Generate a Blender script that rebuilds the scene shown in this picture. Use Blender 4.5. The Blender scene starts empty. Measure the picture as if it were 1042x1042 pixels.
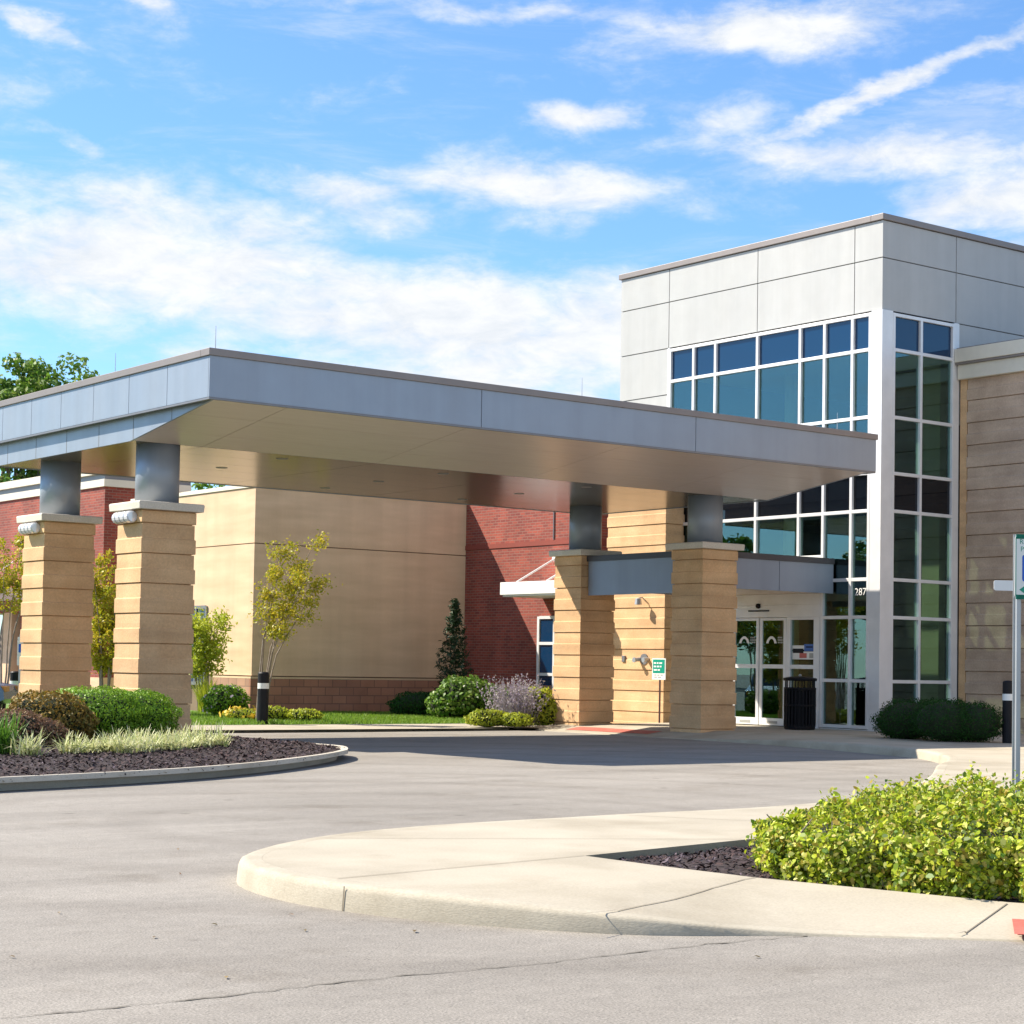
import bpy, bmesh, math, random
import numpy as np
from mathutils import Vector, Matrix
from mathutils.geometry import delaunay_2d_cdt
random.seed(7); rng = np.random.default_rng(7)
scene = bpy.context.scene
col = scene.collection
R = math.radians

# ------------------------------------------------------------------ camera model (fitted to the photograph)
H = 1.40
YAW, PITCH, ROLL = R(52.59524844), R(2.468482), R(-0.9868895)
FPX, CY = 1923.68, 594.9
_f = np.array([math.cos(YAW)*math.cos(PITCH), math.sin(YAW)*math.cos(PITCH), math.sin(PITCH)])
_r = np.array([math.sin(YAW), -math.cos(YAW), 0.0]); _d = np.cross(_f, _r)
_c, _s = math.cos(ROLL), math.sin(ROLL)
CM = np.array([_c*_r+_s*_d, -_s*_r+_c*_d, _f])
def ray(x, y): return CM.T @ np.array([(x-521)/FPX, (y-CY)/FPX, 1.0])
def onZ(x, y, z):
    d = ray(x, y); p = np.array([0, 0, H])+d*(z-H)/d[2]; return p
def at(x, dist, z=0.0):
    d = ray(x, 675); h = np.array([0.607, 0.794, 0]); t = dist/(h@d)
    return (float(d[0]*t), float(d[1]*t), z)

# ------------------------------------------------------------------ materials
def newmat(name):
    m = bpy.data.materials.new(name); m.use_nodes = True
    nt = m.node_tree; b = nt.nodes['Principled BSDF']
    return m, nt, b
def N(nt, t, **kw):
    n = nt.nodes.new(t)
    for k, v in kw.items():
        if k in n.inputs: n.inputs[k].default_value = v
        else: setattr(n, k, v)
    return n
def L(nt, a, b): nt.links.new(a, b)
def ramp(nt, fac, stops):
    r = N(nt, 'ShaderNodeValToRGB'); e = r.color_ramp.elements
    while len(e) > 1: e.remove(e[-1])
    e[0].position, e[0].color = stops[0][0], (*stops[0][1], 1)
    for p, c in stops[1:]:
        k = e.new(p); k.color = (*c, 1)
    L(nt, fac, r.inputs[0]); return r
def objco(nt, scale=(1, 1, 1)):
    t = N(nt, 'ShaderNodeTexCoord'); m = N(nt, 'ShaderNodeMapping'); m.inputs['Scale'].default_value = scale
    L(nt, t.outputs['Object'], m.inputs['Vector']); return m.outputs['Vector']
def noise(nt, co, scale, detail=4, rough=.55):
    n = N(nt, 'ShaderNodeTexNoise', Scale=scale, Detail=detail, Roughness=rough); L(nt, co, n.inputs['Vector']); return n.outputs['Fac']
def mixc(nt, fac, a, b, mode='MIX'):
    m = N(nt, 'ShaderNodeMix', data_type='RGBA', blend_type=mode)
    for s, v in ((m.inputs['Factor'], fac), (m.inputs['A'], a), (m.inputs['B'], b)):
        if hasattr(v, 'links') or hasattr(v, 'is_linked'): L(nt, v, s)
        elif isinstance(v, (int, float)): s.default_value = v
        else: s.default_value = (*v, 1)
    # colour sockets are the RGBA ones
    return m
def mixcol(nt, fac, a, b, mode='MIX'):
    m = nt.nodes.new('ShaderNodeMix'); m.data_type = 'RGBA'; m.blend_type = mode
    fi, ai, bi = m.inputs[0], m.inputs[6], m.inputs[7]
    for s, v in ((fi, fac), (ai, a), (bi, b)):
        if isinstance(v, bpy.types.NodeSocket): L(nt, v, s)
        elif isinstance(v, (int, float)): s.default_value = v
        else: s.default_value = (*v, 1)
    return m.outputs[2]
def bump(nt, b, h, strength=.3, dist=.01):
    n = N(nt, 'ShaderNodeBump', Strength=strength, Distance=dist); L(nt, h, n.inputs['Height']); L(nt, n.outputs[0], b.inputs['Normal'])

def mottled(name, c1, c2, scale=3, rough=.8, bs=40, bstr=.15, stretch=(1, 1, 1), metal=0, fine=.12, bdist=.004):
    m, nt, b = newmat(name); co = objco(nt, stretch)
    n1 = noise(nt, co, scale, 5); n2 = noise(nt, co, bs, 3)
    r = ramp(nt, n1, [(.3, c1), (.7, c2)])
    k = ramp(nt, n2, [(.3, (1-fine,)*3), (.7, (1+fine*.6,)*3)])
    L(nt, mixcol(nt, 1.0, r.outputs[0], k.outputs[0], 'MULTIPLY'), b.inputs['Base Color'])
    b.inputs['Roughness'].default_value = rough; b.inputs['Metallic'].default_value = metal
    if bstr: bump(nt, b, n2, bstr, bdist)
    return m
def plain(name, c, rough=.5, metal=0, spec=.5, var=.06):
    m, nt, b = newmat(name); co = objco(nt)
    n1 = noise(nt, co, 2.3, 4)
    r = ramp(nt, n1, [(.3, tuple(x*(1-var) for x in c)), (.7, tuple(min(1, x*(1+var)) for x in c))])
    L(nt, r.outputs[0], b.inputs['Base Color'])
    b.inputs['Roughness'].default_value = rough; b.inputs['Metallic'].default_value = metal
    b.inputs['Specular IOR Level'].default_value = spec
    return m
def leafmat(name, cols, rough=.45, trans=.35, spec=.4):
    m, nt, b = newmat(name)
    g = N(nt, 'ShaderNodeNewGeometry')
    n = len(cols); st = [(i/max(1, n-1), c) for i, c in enumerate(cols)]
    r = ramp(nt, g.outputs['Random Per Island'], st)
    L(nt, r.outputs[0], b.inputs['Base Color']); b.inputs['Roughness'].default_value = rough
    b.inputs['Specular IOR Level'].default_value = spec
    t = N(nt, 'ShaderNodeBsdfTranslucent'); L(nt, r.outputs[0], t.inputs[0])
    mx = N(nt, 'ShaderNodeMixShader'); mx.inputs[0].default_value = trans
    L(nt, b.outputs[0], mx.inputs[1]); L(nt, t.outputs[0], mx.inputs[2])
    L(nt, mx.outputs[0], nt.nodes['Material Output'].inputs[0]); return m
def brickmat(name, axis, c1, c2, mortar, bw=.203, rh=.0677, ms=.0085, bstr=.5):
    m, nt, b = newmat(name)
    t = N(nt, 'ShaderNodeTexCoord'); s = N(nt, 'ShaderNodeSeparateXYZ'); c = N(nt, 'ShaderNodeCombineXYZ')
    L(nt, t.outputs['Object'], s.inputs[0]); L(nt, s.outputs[axis], c.inputs[0]); L(nt, s.outputs[2], c.inputs[1])
    br = nt.nodes.new('ShaderNodeTexBrick'); L(nt, c.outputs[0], br.inputs['Vector'])
    br.inputs['Color1'].default_value = (*c1, 1); br.inputs['Color2'].default_value = (*c2, 1); br.inputs['Mortar'].default_value = (*mortar, 1)
    br.inputs['Scale'].default_value = 1; br.inputs['Mortar Size'].default_value = ms; br.inputs['Brick Width'].default_value = bw
    br.inputs['Row Height'].default_value = rh; br.inputs['Bias'].default_value = 0
    n1 = noise(nt, t.outputs['Object'], 1.2, 5); k = ramp(nt, n1, [(.3, (.85,)*3), (.7, (1.1,)*3)])
    L(nt, mixcol(nt, 1.0, br.outputs['Color'], k.outputs[0], 'MULTIPLY'), b.inputs['Base Color'])
    b.inputs['Roughness'].default_value = .85
    iv = N(nt, 'ShaderNodeMath', operation='SUBTRACT'); iv.inputs[0].default_value = 1; L(nt, br.outputs['Fac'], iv.inputs[1])
    bump(nt, b, iv.outputs[0], bstr, .006); return m

M = {}
def tone(m, stretch, lo, hi, scale=1.0, p0=.3, p1=.7, detail=2):
    nt = m.node_tree; b = nt.nodes['Principled BSDF']; src = b.inputs['Base Color'].links[0].from_socket
    n1 = noise(nt, objco(nt, stretch), scale, detail); k = ramp(nt, n1, [(p0, lo), (p1, hi)])
    L(nt, mixcol(nt, 1.0, src, k.outputs[0], 'MULTIPLY'), b.inputs['Base Color'])
def buckle(m, scale=.8, strength=.12, dist=.03):
    nt = m.node_tree; b = nt.nodes['Principled BSDF']; bump(nt, b, noise(nt, objco(nt), scale, 2), strength, dist)
    n2 = noise(nt, objco(nt, (1, 1, .25)), 1.7, 4); r = N(nt, 'ShaderNodeMapRange'); L(nt, n2, r.inputs['Value'])
    r0 = b.inputs['Roughness'].default_value; r.inputs['To Min'].default_value = r0*.75; r.inputs['To Max'].default_value = r0*1.3; L(nt, r.outputs[0], b.inputs['Roughness'])
M['silver'] = plain('silver_panel', (.285, .33, .39), .42, .25, .5, .03)
M['silver_dark'] = plain('dark_metal_trim', (.20, .20, .21), .45, .3)
M['coping_tan'] = plain('taupe_metal_coping', (.245, .215, .20), .5, .2)
M['tower_panel'] = plain('pale_grey_composite_panel', (.43, .435, .425), .5, 0, .4, .03)
M['link_coping'] = plain('charcoal_coping', (.055, .055, .065), .5, .1)
M['link_panel'] = plain('blue_grey_panel', (.24, .285, .36), .45, .2, .5, .03)
M['gap'] = plain('dark_joint', (.05, .05, .055), .9)
M['joint_mid'] = plain('grey_joint', (.16, .165, .17), .9)
M['white_frame'] = plain('white_aluminium', (.72, .73, .74), .4, .1)
M['white_paint'] = plain('white_paint', (.75, .74, .71), .5)
M['stone'] = mottled('split_limestone', (.60, .375, .195), (.67, .45, .25), 2.2, .9, 30, .5, (1, 1, 1), 0, .12, .01)
M['stone_wing'] = mottled('brown_limestone', (.46, .335, .245), (.56, .42, .31), 2.2, .9, 30, .5, (1, 1, 1), 0, .12, .01)
M['tan'] = mottled('smooth_buff_stone', (.63, .445, .285), (.69, .50, .33), .8, .85, 26, .12, (1, 1, 4), 0, .07)
M['tan_joint'] = plain('buff_joint', (.20, .14, .09), .9)
M['cap'] = mottled('cast_stone', (.60, .55, .46), (.68, .63, .54), 3, .8, 40, .2)
M['cream'] = plain('cream_cornice', (.68, .63, .52), .6)
M['brick_x'] = brickmat('red_brick_facing_left', 1, (.33, .066, .040), (.20, .038, .028), (.25, .13, .10))
M['brick_y'] = brickmat('red_brick_facing_right', 0, (.33, .066, .040), (.20, .038, .028), (.25, .13, .10))
M['brick_band'] = plain('dark_red_band', (.22, .045, .03), .85)
M['block_x'] = brickmat('brown_split_block_left', 1, (.44, .25, .165), (.34, .19, .13), (.24, .15, .11), .406, .203, .012, .6)
M['block_y'] = brickmat('brown_split_block_right', 0, (.42, .20, .125), (.33, .155, .10), (.22, .12, .085), .406, .203, .012, .6)
M['black'] = plain('black_plastic', (.010, .010, .013), .5, 0, .2)
M['blackmetal'] = plain('black_metal', (.006, .006, .008), .5, 0, .15)
M['rubber'] = plain('rubber', (.02, .02, .02), .8)
M['galv'] = plain('galvanised_steel', (.42, .44, .46), .45, .6)
M['concrete'] = mottled('pale_concrete', (.365, .325, .25), (.435, .39, .305), 1.1, .85, 60, .25, (1, 1, 1), 0, .10)
M['curb'] = mottled('weathered_curb_concrete', (.36, .32, .245), (.45, .41, .325), 1.6, .88, 50, .4, (1, 1, 2.5), 0, .14)
M['curb_grey'] = mottled('grey_curb_concrete', (.46, .42, .35), (.54, .50, .42), 1.6, .88, 50, .4, (1, 1, 2.5), 0, .14)
M['sealant'] = plain('joint_sealant', (.19, .165, .125), .9)
M['red_tile'] = mottled('red_tactile_tile', (.42, .10, .07), (.50, .14, .10), 4, .8, 30, .6)
M['core_fill'] = plain('dark_core_fill', (.018, .026, .010), .95)
M['trunk'] = mottled('bark', (.16, .125, .095), (.24, .20, .16), 9, .9, 50, .5)
M['trunk_pale'] = mottled('pale_bark', (.22, .17, .13), (.32, .26, .21), 9, .9, 50, .5)
M['green_sign'] = plain('green_sign_face', (.0, .27, .18), .4)
M['blue_sign'] = plain('blue_sign_face', (.01, .10, .50), .4)
M['sign_white'] = plain('sign_white', (.74, .76, .75), .4, 0, .5, .02)
M['decal_white'] = plain('white_decal', (.75, .75, .73), .5)
M['decal_grey'] = plain('pale_grey_decal', (.35, .36, .34), .5)
M['decal_blue'] = plain('blue_decal', (.04, .12, .40), .5)
M['decal_red'] = plain('red_decal', (.50, .12, .10), .5)
M['brown_post'] = plain('brown_post', (.10, .05, .045), .5)
M['floor_in'] = plain('interior_floor', (.20, .19, .17), .4)
M['wall_in'] = plain('interior_wall', (.52, .55, .36), .7)
M['dark_in'] = plain('interior_dark', (.035, .04, .038), .8)
M['roofing'] = plain('roof_membrane', (.4, .4, .38), .9)
M['car_paint'] = plain('blue_grey_car_paint', (.10, .16, .26), .25, .3)
M['car_glass'] = plain('car_glass', (.015, .02, .03), .05)
M['amber'] = plain('amber_lens', (.55, .22, .03), .2)
M['red_lens'] = plain('red_lens', (.4, .02, .02), .2)
M['lens'] = plain('pale_lens', (.70, .71, .74), .15, .2)
for k_ in ('stone', 'stone_wing'):
    tone(M[k_], (.45, .45, 4.0), (.84, .82, .80), (1.10, 1.09, 1.07)); tone(M[k_], (1.6, 1.6, .35), (.95, .945, .94), (1.03, 1.03, 1.03), 1.3, .3, .6, 5)
tone(M['tan'], (.5, .5, 3.2), (.91, .90, .88), (1.05, 1.05, 1.05)); tone(M['tan'], (2.2, 2.2, .16), (.93, .925, .92), (1.03, 1.03, 1.03), 1, .3, .6, 6)
for k_ in ('brick_x', 'brick_y'): tone(M[k_], (.7, .7, .5), (.80, .78, .78), (1.14, 1.12, 1.1), 1.2, .3, .7, 4)
for k_ in ('silver', 'link_panel', 'tower_panel'): buckle(M[k_]); tone(M[k_], (2.5, 2.5, .14), (.94, .94, .94), (1.02, 1.02, 1.02), 1.2, .3, .6, 6)
for k_ in ('concrete', 'curb', 'curb_grey'): tone(M[k_], (1, 1, 1), (.80, .78, .74), (1.03, 1.03, 1.03), .9, .30, .52, 7)
# soffit: satin metal panels, they mirror the walls a little
m, nt, b = newmat('dark_reflection_soffit_panel'); co = objco(nt)
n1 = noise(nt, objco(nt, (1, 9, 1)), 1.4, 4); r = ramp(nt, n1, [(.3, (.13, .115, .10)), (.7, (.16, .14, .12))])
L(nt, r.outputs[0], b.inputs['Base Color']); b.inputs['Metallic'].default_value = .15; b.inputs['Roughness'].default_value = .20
M['soffit'] = m  # flat soffit darkened: its dark reflections are put into the base colour
m, nt, b = newmat('pale_bounce_soffit_panel'); n1 = noise(nt, objco(nt, (1, 9, 1)), 1.4, 4); r = ramp(nt, n1, [(.3, (.62, .515, .465)), (.7, (.67, .565, .51))])
L(nt, r.outputs[0], b.inputs['Base Color']); b.inputs['Metallic'].default_value = .15; b.inputs['Roughness'].default_value = .32; b.inputs['Specular IOR Level'].default_value = .35; M['soffit_slope'] = m  # same metal as the flat soffit, paled to carry light bounced off the ground
# glass (coated): tinted see-through plus a mirror coat
def glassmat(name, tint, ior, rough=.0):
    m = bpy.data.materials.new(name); m.use_nodes = True; nt = m.node_tree; nt.nodes.clear()
    o = N(nt, 'ShaderNodeOutputMaterial'); t = N(nt, 'ShaderNodeBsdfTransparent'); t.inputs[0].default_value = (*tint, 1)
    g = N(nt, 'ShaderNodeBsdfGlossy'); g.inputs['Roughness'].default_value = rough; g.inputs['Color'].default_value = (.60, .90, .98, 1)
    lw_ = N(nt, 'ShaderNodeLayerWeight'); pw = N(nt, 'ShaderNodeMath', operation='POWER'); L(nt, lw_.outputs['Facing'], pw.inputs[0]); pw.inputs[1].default_value = 4.2
    f0 = ((ior-1)/(ior+1))**2; f = N(nt, 'ShaderNodeMath', operation='MULTIPLY_ADD'); L(nt, pw.outputs[0], f.inputs[0]); f.inputs[1].default_value = 1-f0; f.inputs[2].default_value = f0
    co = N(nt, 'ShaderNodeTexCoord'); n = N(nt, 'ShaderNodeTexNoise'); n.inputs['Scale'].default_value = .9; L(nt, co.outputs['Object'], n.inputs['Vector'])
    bp = N(nt, 'ShaderNodeBump'); bp.inputs['Strength'].default_value = .05; bp.inputs['Distance'].default_value = .02
    L(nt, n.outputs['Fac'], bp.inputs['Height']); L(nt, bp.outputs[0], g.inputs['Normal'])
    x = N(nt, 'ShaderNodeMixShader'); L(nt, f.outputs[0], x.inputs[0]); L(nt, t.outputs[0], x.inputs[1]); L(nt, g.outputs[0], x.inputs[2])
    L(nt, x.outputs[0], o.inputs[0]); return m
M['glass'] = glassmat('tinted_glass', (.60, .68, .62), 1.95)
M['spandrel'] = None
m, nt, b = newmat('spandrel_glass_reflected_sky'); b.inputs['Base Color'].default_value = (.003, .030, .085, 1); b.inputs['Roughness'].default_value = .02
b.inputs['IOR'].default_value = 1.5; M['spandrel'] = m  # reflected deep-blue sky is put into the base colour
m, nt, b = newmat('spandrel_glass_reflected_dark'); b.inputs['Base Color'].default_value = (.004, .006, .010, 1); b.inputs['Roughness'].default_value = .02
b.inputs['IOR'].default_value = 1.5; M['spandrel_reflected_dark'] = m  # same glass near black: reflected canopy and wing put into the colour
# asphalt
m, nt, b = newmat('aged_asphalt'); co = objco(nt)
big = noise(nt, co, .22, 6, .6); strk = noise(nt, objco(nt, (.16, 1.1, 1)), 1.0, 5, .6); mid = noise(nt, co, 9, 4, .6); fine = noise(nt, co, 85, 3, .8); vor = N(nt, 'ShaderNodeTexVoronoi', Scale=95); L(nt, co, vor.inputs['Vector'])
c0 = ramp(nt, big, [(.25, (.228, .210, .184)), (.5, (.265, .245, .216)), (.75, (.293, .273, .243))])
c1 = mixcol(nt, 1, c0.outputs[0], ramp(nt, strk, [(.3, (.84,)*3), (.62, (1.05,)*3)]).outputs[0], 'MULTIPLY')
c2 = mixcol(nt, 1, c1, ramp(nt, mid, [(.3, (.92,)*3), (.7, (1.07,)*3)]).outputs[0], 'MULTIPLY')
c3 = mixcol(nt, 1, c2, ramp(nt, fine, [(.28, (.40,)*3), (.5, (1.0,)*3), (.72, (1.55,)*3)]).outputs[0], 'MULTIPLY')
c4 = mixcol(nt, 1, c3, ramp(nt, vor.outputs['Color'], [(.0, (.70,)*3), (.25, (1.0,)*3), (.85, (1.05,)*3), (1., (1.30,)*3)]).outputs[0], 'MULTIPLY')
st1 = noise(nt, co, .75, 8, .72); c4 = mixcol(nt, 1, c4, ramp(nt, st1, [(.30, (.80, .78, .75)), (.46, (1.0,)*3), (.66, (1.02,)*3), (.78, (1.12, 1.11, 1.10))]).outputs[0], 'MULTIPLY')
sp_ = N(nt, 'ShaderNodeTexVoronoi', Scale=1.1); L(nt, co, sp_.inputs['Vector']); c4 = mixcol(nt, 1, c4, ramp(nt, sp_.outputs['Distance'], [(.0, (.62, .61, .60)), (.045, (.74, .73, .72)), (.075, (1.0,)*3)]).outputs[0], 'MULTIPLY')
tyre = N(nt, 'ShaderNodeTexWave', wave_type='RINGS', rings_direction='Z', Scale=.16, Distortion=2.2, Detail=3); tm = N(nt, 'ShaderNodeMapping'); tm.inputs['Location'].default_value = (-9, -14, 0); L(nt, co, tm.inputs[0]); L(nt, tm.outputs[0], tyre.inputs['Vector'])
c4 = mixcol(nt, 1, c4, ramp(nt, tyre.outputs['Fac'], [(.0, (.90, .895, .89)), (.22, (1.0,)*3)]).outputs[0], 'MULTIPLY')
L(nt, c4, b.inputs['Base Color']); b.inputs['Roughness'].default_value = .92; b.inputs['Specular IOR Level'].default_value = .25
bump(nt, b, fine, .5, .004); M['asphalt'] = m
M['tar'] = mottled('tar_seam', (.10, .09, .07), (.19, .17, .14), 30, .9, 90, .3)
M['mulch'] = mottled('dark_mulch', (.020, .013, .013), (.05, .033, .032), 18, .95, 70, .8)
M['chip'] = leafmat('bark_chips', [(.018, .012, .013), (.06, .035, .034), (.03, .022, .026), (.10, .06, .055), (.025, .018, .02), (.13, .10, .12)], .8, .0, .3)
M['lawn'] = mottled('lawn_soil_green', (.085, .18, .02), (.13, .24, .025), 2, .9, 80, .4)
M['blade'] = leafmat('grass_blades', [(.14, .27, .025), (.20, .33, .035), (.16, .28, .025), (.25, .33, .05)], .6, .4)
M['hedge_leaf'] = leafmat('bright_hedge_leaf', [(.34, .46, .02), (.50, .58, .03), (.09, .20, .02), (.60, .63, .05), (.42, .52, .03), (.05, .12, .02), (.68, .68, .18), (.38, .27, .04), (.20, .33, .02)], .5, .33, .35)
M['box_leaf'] = leafmat('clipped_shrub_leaf', [(.17, .33, .015), (.25, .43, .02), (.10, .22, .015), (.32, .48, .03)], .5, .25)
M['dark_leaf'] = leafmat('dark_shrub_leaf', [(.012, .050, .008), (.022, .08, .012), (.010, .036, .008), (.035, .10, .014)], .75, .1, .15)
M['brown_leaf'] = leafmat('brown_shrub_leaf', [(.26, .17, .03), (.34, .20, .03), (.17, .12, .03), (.22, .20, .03)], .6, .25)
M['purple_leaf'] = leafmat('purple_shrub_leaf', [(.22, .11, .07), (.30, .17, .10), (.15, .08, .05), (.26, .20, .08)], .6, .25)
M['liriope'] = leafmat('variegated_blade', [(.60, .60, .28), (.68, .66, .40), (.48, .54, .18), (.72, .70, .48), (.34, .44, .10)], .5, .3)
M['daylily'] = leafmat('green_blade', [(.08, .20, .02), (.14, .28, .03), (.05, .14, .02)], .5, .35)
M['yellow_leaf'] = leafmat('yellow_green_leaf', [(.50, .42, .02), (.56, .46, .03), (.38, .38, .02), (.30, .34, .02), (.58, .42, .04)], .5, .4)
M['lime_leaf'] = leafmat('lime_leaf', [(.40, .46, .03), (.50, .53, .05), (.28, .38, .03)], .5, .4)
M['tree_leaf'] = leafmat('tree_leaf', [(.08, .19, .02), (.13, .26, .025), (.19, .31, .04), (.05, .12, .015), (.26, .34, .07)], .5, .35)
M['fir_leaf'] = leafmat('conifer_needle', [(.010, .030, .010), (.018, .045, .014), (.025, .06, .016)], .6, .1)
M['lav'] = leafmat('lavender_flower', [(.32, .27, .36), (.42, .36, .44), (.30, .28, .27), (.38, .34, .33)], .7, .3)
M['pink'] = leafmat('pink_flower', [(.65, .42, .45), (.72, .58, .56)], .6, .3)
M['whitefl'] = leafmat('white_flower', [(.62, .62, .45), (.70, .68, .55)], .6, .3)
M['goldfl'] = leafmat('gold_flower', [(.70, .45, .03), (.75, .55, .08)], .6, .3)
M['dry_leaf'] = leafmat('fallen_leaf', [(.30, .18, .05), (.20, .11, .04), (.10, .08, .03), (.35, .24, .08)], .7, .1)

# ------------------------------------------------------------------ mesh helpers
ORG = {}
def props(o, label=None, cat=None, group=None, kind=None):
    if label: o['label'] = label
    if cat: o['category'] = cat
    if group: o['group'] = group
    if kind: o['kind'] = kind
    return o
def thing(name, label, cat, loc=(0, 0, 0), group=None):
    o = bpy.data.objects.new(name, None); col.objects.link(o); o.location = loc; o.empty_display_size = .3
    ORG[o.name] = Vector(loc); return props(o, label, cat, group)
def link(name, me, parent):
    o = bpy.data.objects.new(name, me); col.objects.link(o)
    if parent is not None:
        o.parent = parent; ORG[o.name] = ORG[parent.name]
    else: ORG[o.name] = Vector((0, 0, 0))
    return o
class MB:
    def __init__(s): s.v = []; s.f = []; s.m = []
    def add(s, vs, fs, m=0):
        k = len(s.v); s.v += [tuple(map(float, p)) for p in vs]; s.f += [tuple(i+k for i in f) for f in fs]; s.m += [m]*len(fs)
        return s
    def box(s, x0, y0, z0, x1, y1, z1, m=0):
        if x0 > x1: x0, x1 = x1, x0
        if y0 > y1: y0, y1 = y1, y0
        if z0 > z1: z0, z1 = z1, z0
        return s.add([(x0, y0, z0), (x1, y0, z0), (x1, y1, z0), (x0, y1, z0), (x0, y0, z1), (x1, y0, z1), (x1, y1, z1), (x0, y1, z1)],
                     [(3, 2, 1, 0), (4, 5, 6, 7), (0, 1, 5, 4), (1, 2, 6, 5), (2, 3, 7, 6), (3, 0, 4, 7)], m)
    def rings(s, rs, m=0, cap=True):
        n = len(rs[0]); k = len(s.v)
        for r in rs: s.v += [tuple(map(float, p)) for p in r]
        for i in range(len(rs)-1):
            for j in range(n):
                s.f.append((k+i*n+j, k+i*n+(j+1) % n, k+(i+1)*n+(j+1) % n, k+(i+1)*n+j)); s.m.append(m)
        if cap:
            s.f.append(tuple(k+j for j in reversed(range(n)))); s.m.append(m)
            s.f.append(tuple(k+(len(rs)-1)*n+j for j in range(n))); s.m.append(m)
        return s
    def cyl(s, p0, p1, r0, r1=None, n=12, m=0):
        r1 = r0 if r1 is None else r1; p0, p1 = Vector(p0), Vector(p1); d = (p1-p0).normalized()
        a = d.orthogonal().normalized(); b = d.cross(a)
        cs = [(math.cos(2*math.pi*i/n), math.sin(2*math.pi*i/n)) for i in range(n)]
        return s.rings([[p0+(a*c+b*t)*r0 for c, t in cs], [p1+(a*c+b*t)*r1 for c, t in cs]], m)
    def lathe(s, c, prof, n=20, m=0):
        return s.rings([[(c[0]+r*math.cos(2*math.pi*i/n), c[1]+r*math.sin(2*math.pi*i/n), c[2]+z) for i in range(n)] for r, z in prof], m)
    def tube(s, pts, rads, n=7, m=0):
        pts = [Vector(p) for p in pts]; rs = []
        a = None
        for i, p in enumerate(pts):
            d = (pts[min(i+1, len(pts)-1)]-pts[max(i-1, 0)]).normalized()
            a = d.orthogonal().normalized() if a is None else (a-d*a.dot(d)).normalized()
            b = d.cross(a)
            rs.append([p+(a*math.cos(2*math.pi*k/n)+b*math.sin(2*math.pi*k/n))*rads[i] for k in range(n)])
        return s.rings(rs, m)
    def prism(s, poly, z0, z1, m=0):
        return s.rings([[(x, y, z0) for x, y in poly], [(x, y, z1) for x, y in poly]], m)
    def build(s, name, mats, parent=None, smooth=False, bevel=0):
        o = None
        org = ORG[parent.name] if parent is not None else Vector((0, 0, 0))
        me = bpy.data.meshes.new(name); me.from_pydata([(x-org.x, y-org.y, z-org.z) for x, y, z in s.v], [], s.f)
        if not isinstance(mats, (list, tuple)): mats = [mats]
        for mt in mats: me.materials.append(mt)
        me.polygons.foreach_set('material_index', s.m)
        if smooth: me.polygons.foreach_set('use_smooth', [True]*len(s.f))
        me.update(); o = link(name, me, parent)
        if bevel:
            md = o.modifiers.new('bevel', 'BEVEL'); md.width = bevel; md.segments = 2; md.limit_method = 'ANGLE'; md.angle_limit = R(40)
        return o
def quads_obj(name, P, mats, parent=None, mi=None):
    """P: (n,k,3) array of n separate k-gons"""
    n, k, _ = P.shape
    org = np.array(ORG[parent.name]) if parent is not None else np.zeros(3)
    me = bpy.data.meshes.new(name); me.vertices.add(n*k); me.vertices.foreach_set('co', (P-org).astype(np.float32).ravel())
    me.loops.add(n*k); me.loops.foreach_set('vertex_index', np.arange(n*k, dtype=np.int32))
    me.polygons.add(n); me.polygons.foreach_set('loop_start', np.arange(0, n*k, k, dtype=np.int32)); me.polygons.foreach_set('loop_total', np.full(n, k, dtype=np.int32))
    if not isinstance(mats, (list, tuple)): mats = [mats]
    for mt in mats: me.materials.append(mt)
    if mi is not None: me.polygons.foreach_set('material_index', mi.astype(np.int32))
    me.update(calc_edges=True); me.validate(); return link(name, me, parent)
def leaf_quads(C, Nn, size, aspect=.6, jitter=.7):
    """oval leaves (6-gons) at centres C with rough normals Nn"""
    n = len(C); nn = Nn+rng.normal(0, jitter, (n, 3)); nn /= np.linalg.norm(nn, axis=1, keepdims=True)+1e-9
    t = rng.normal(0, 1, (n, 3)); a = np.cross(nn, t); a /= np.linalg.norm(a, axis=1, keepdims=True)+1e-9; b = np.cross(nn, a)
    s = (size*rng.uniform(.65, 1.25, n))[:, None]; w = s*aspect
    fold = nn*s*.12
    P = np.stack([C-a*s*.5, C-a*s*.18+b*w*.42+fold, C+a*s*.22+b*w*.36+fold, C+a*s*.5, C+a*s*.22-b*w*.36+fold, C-a*s*.18-b*w*.42+fold], 1)
    return P
def blob_points(center, rad, n, shell=.55):
    d = rng.normal(0, 1, (n, 3)); d /= np.linalg.norm(d, axis=1, keepdims=True)
    r = (shell+(1-shell)*rng.random(n)**.5)[:, None]
    return np.array(center)+d*r*np.array(rad), d
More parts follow.
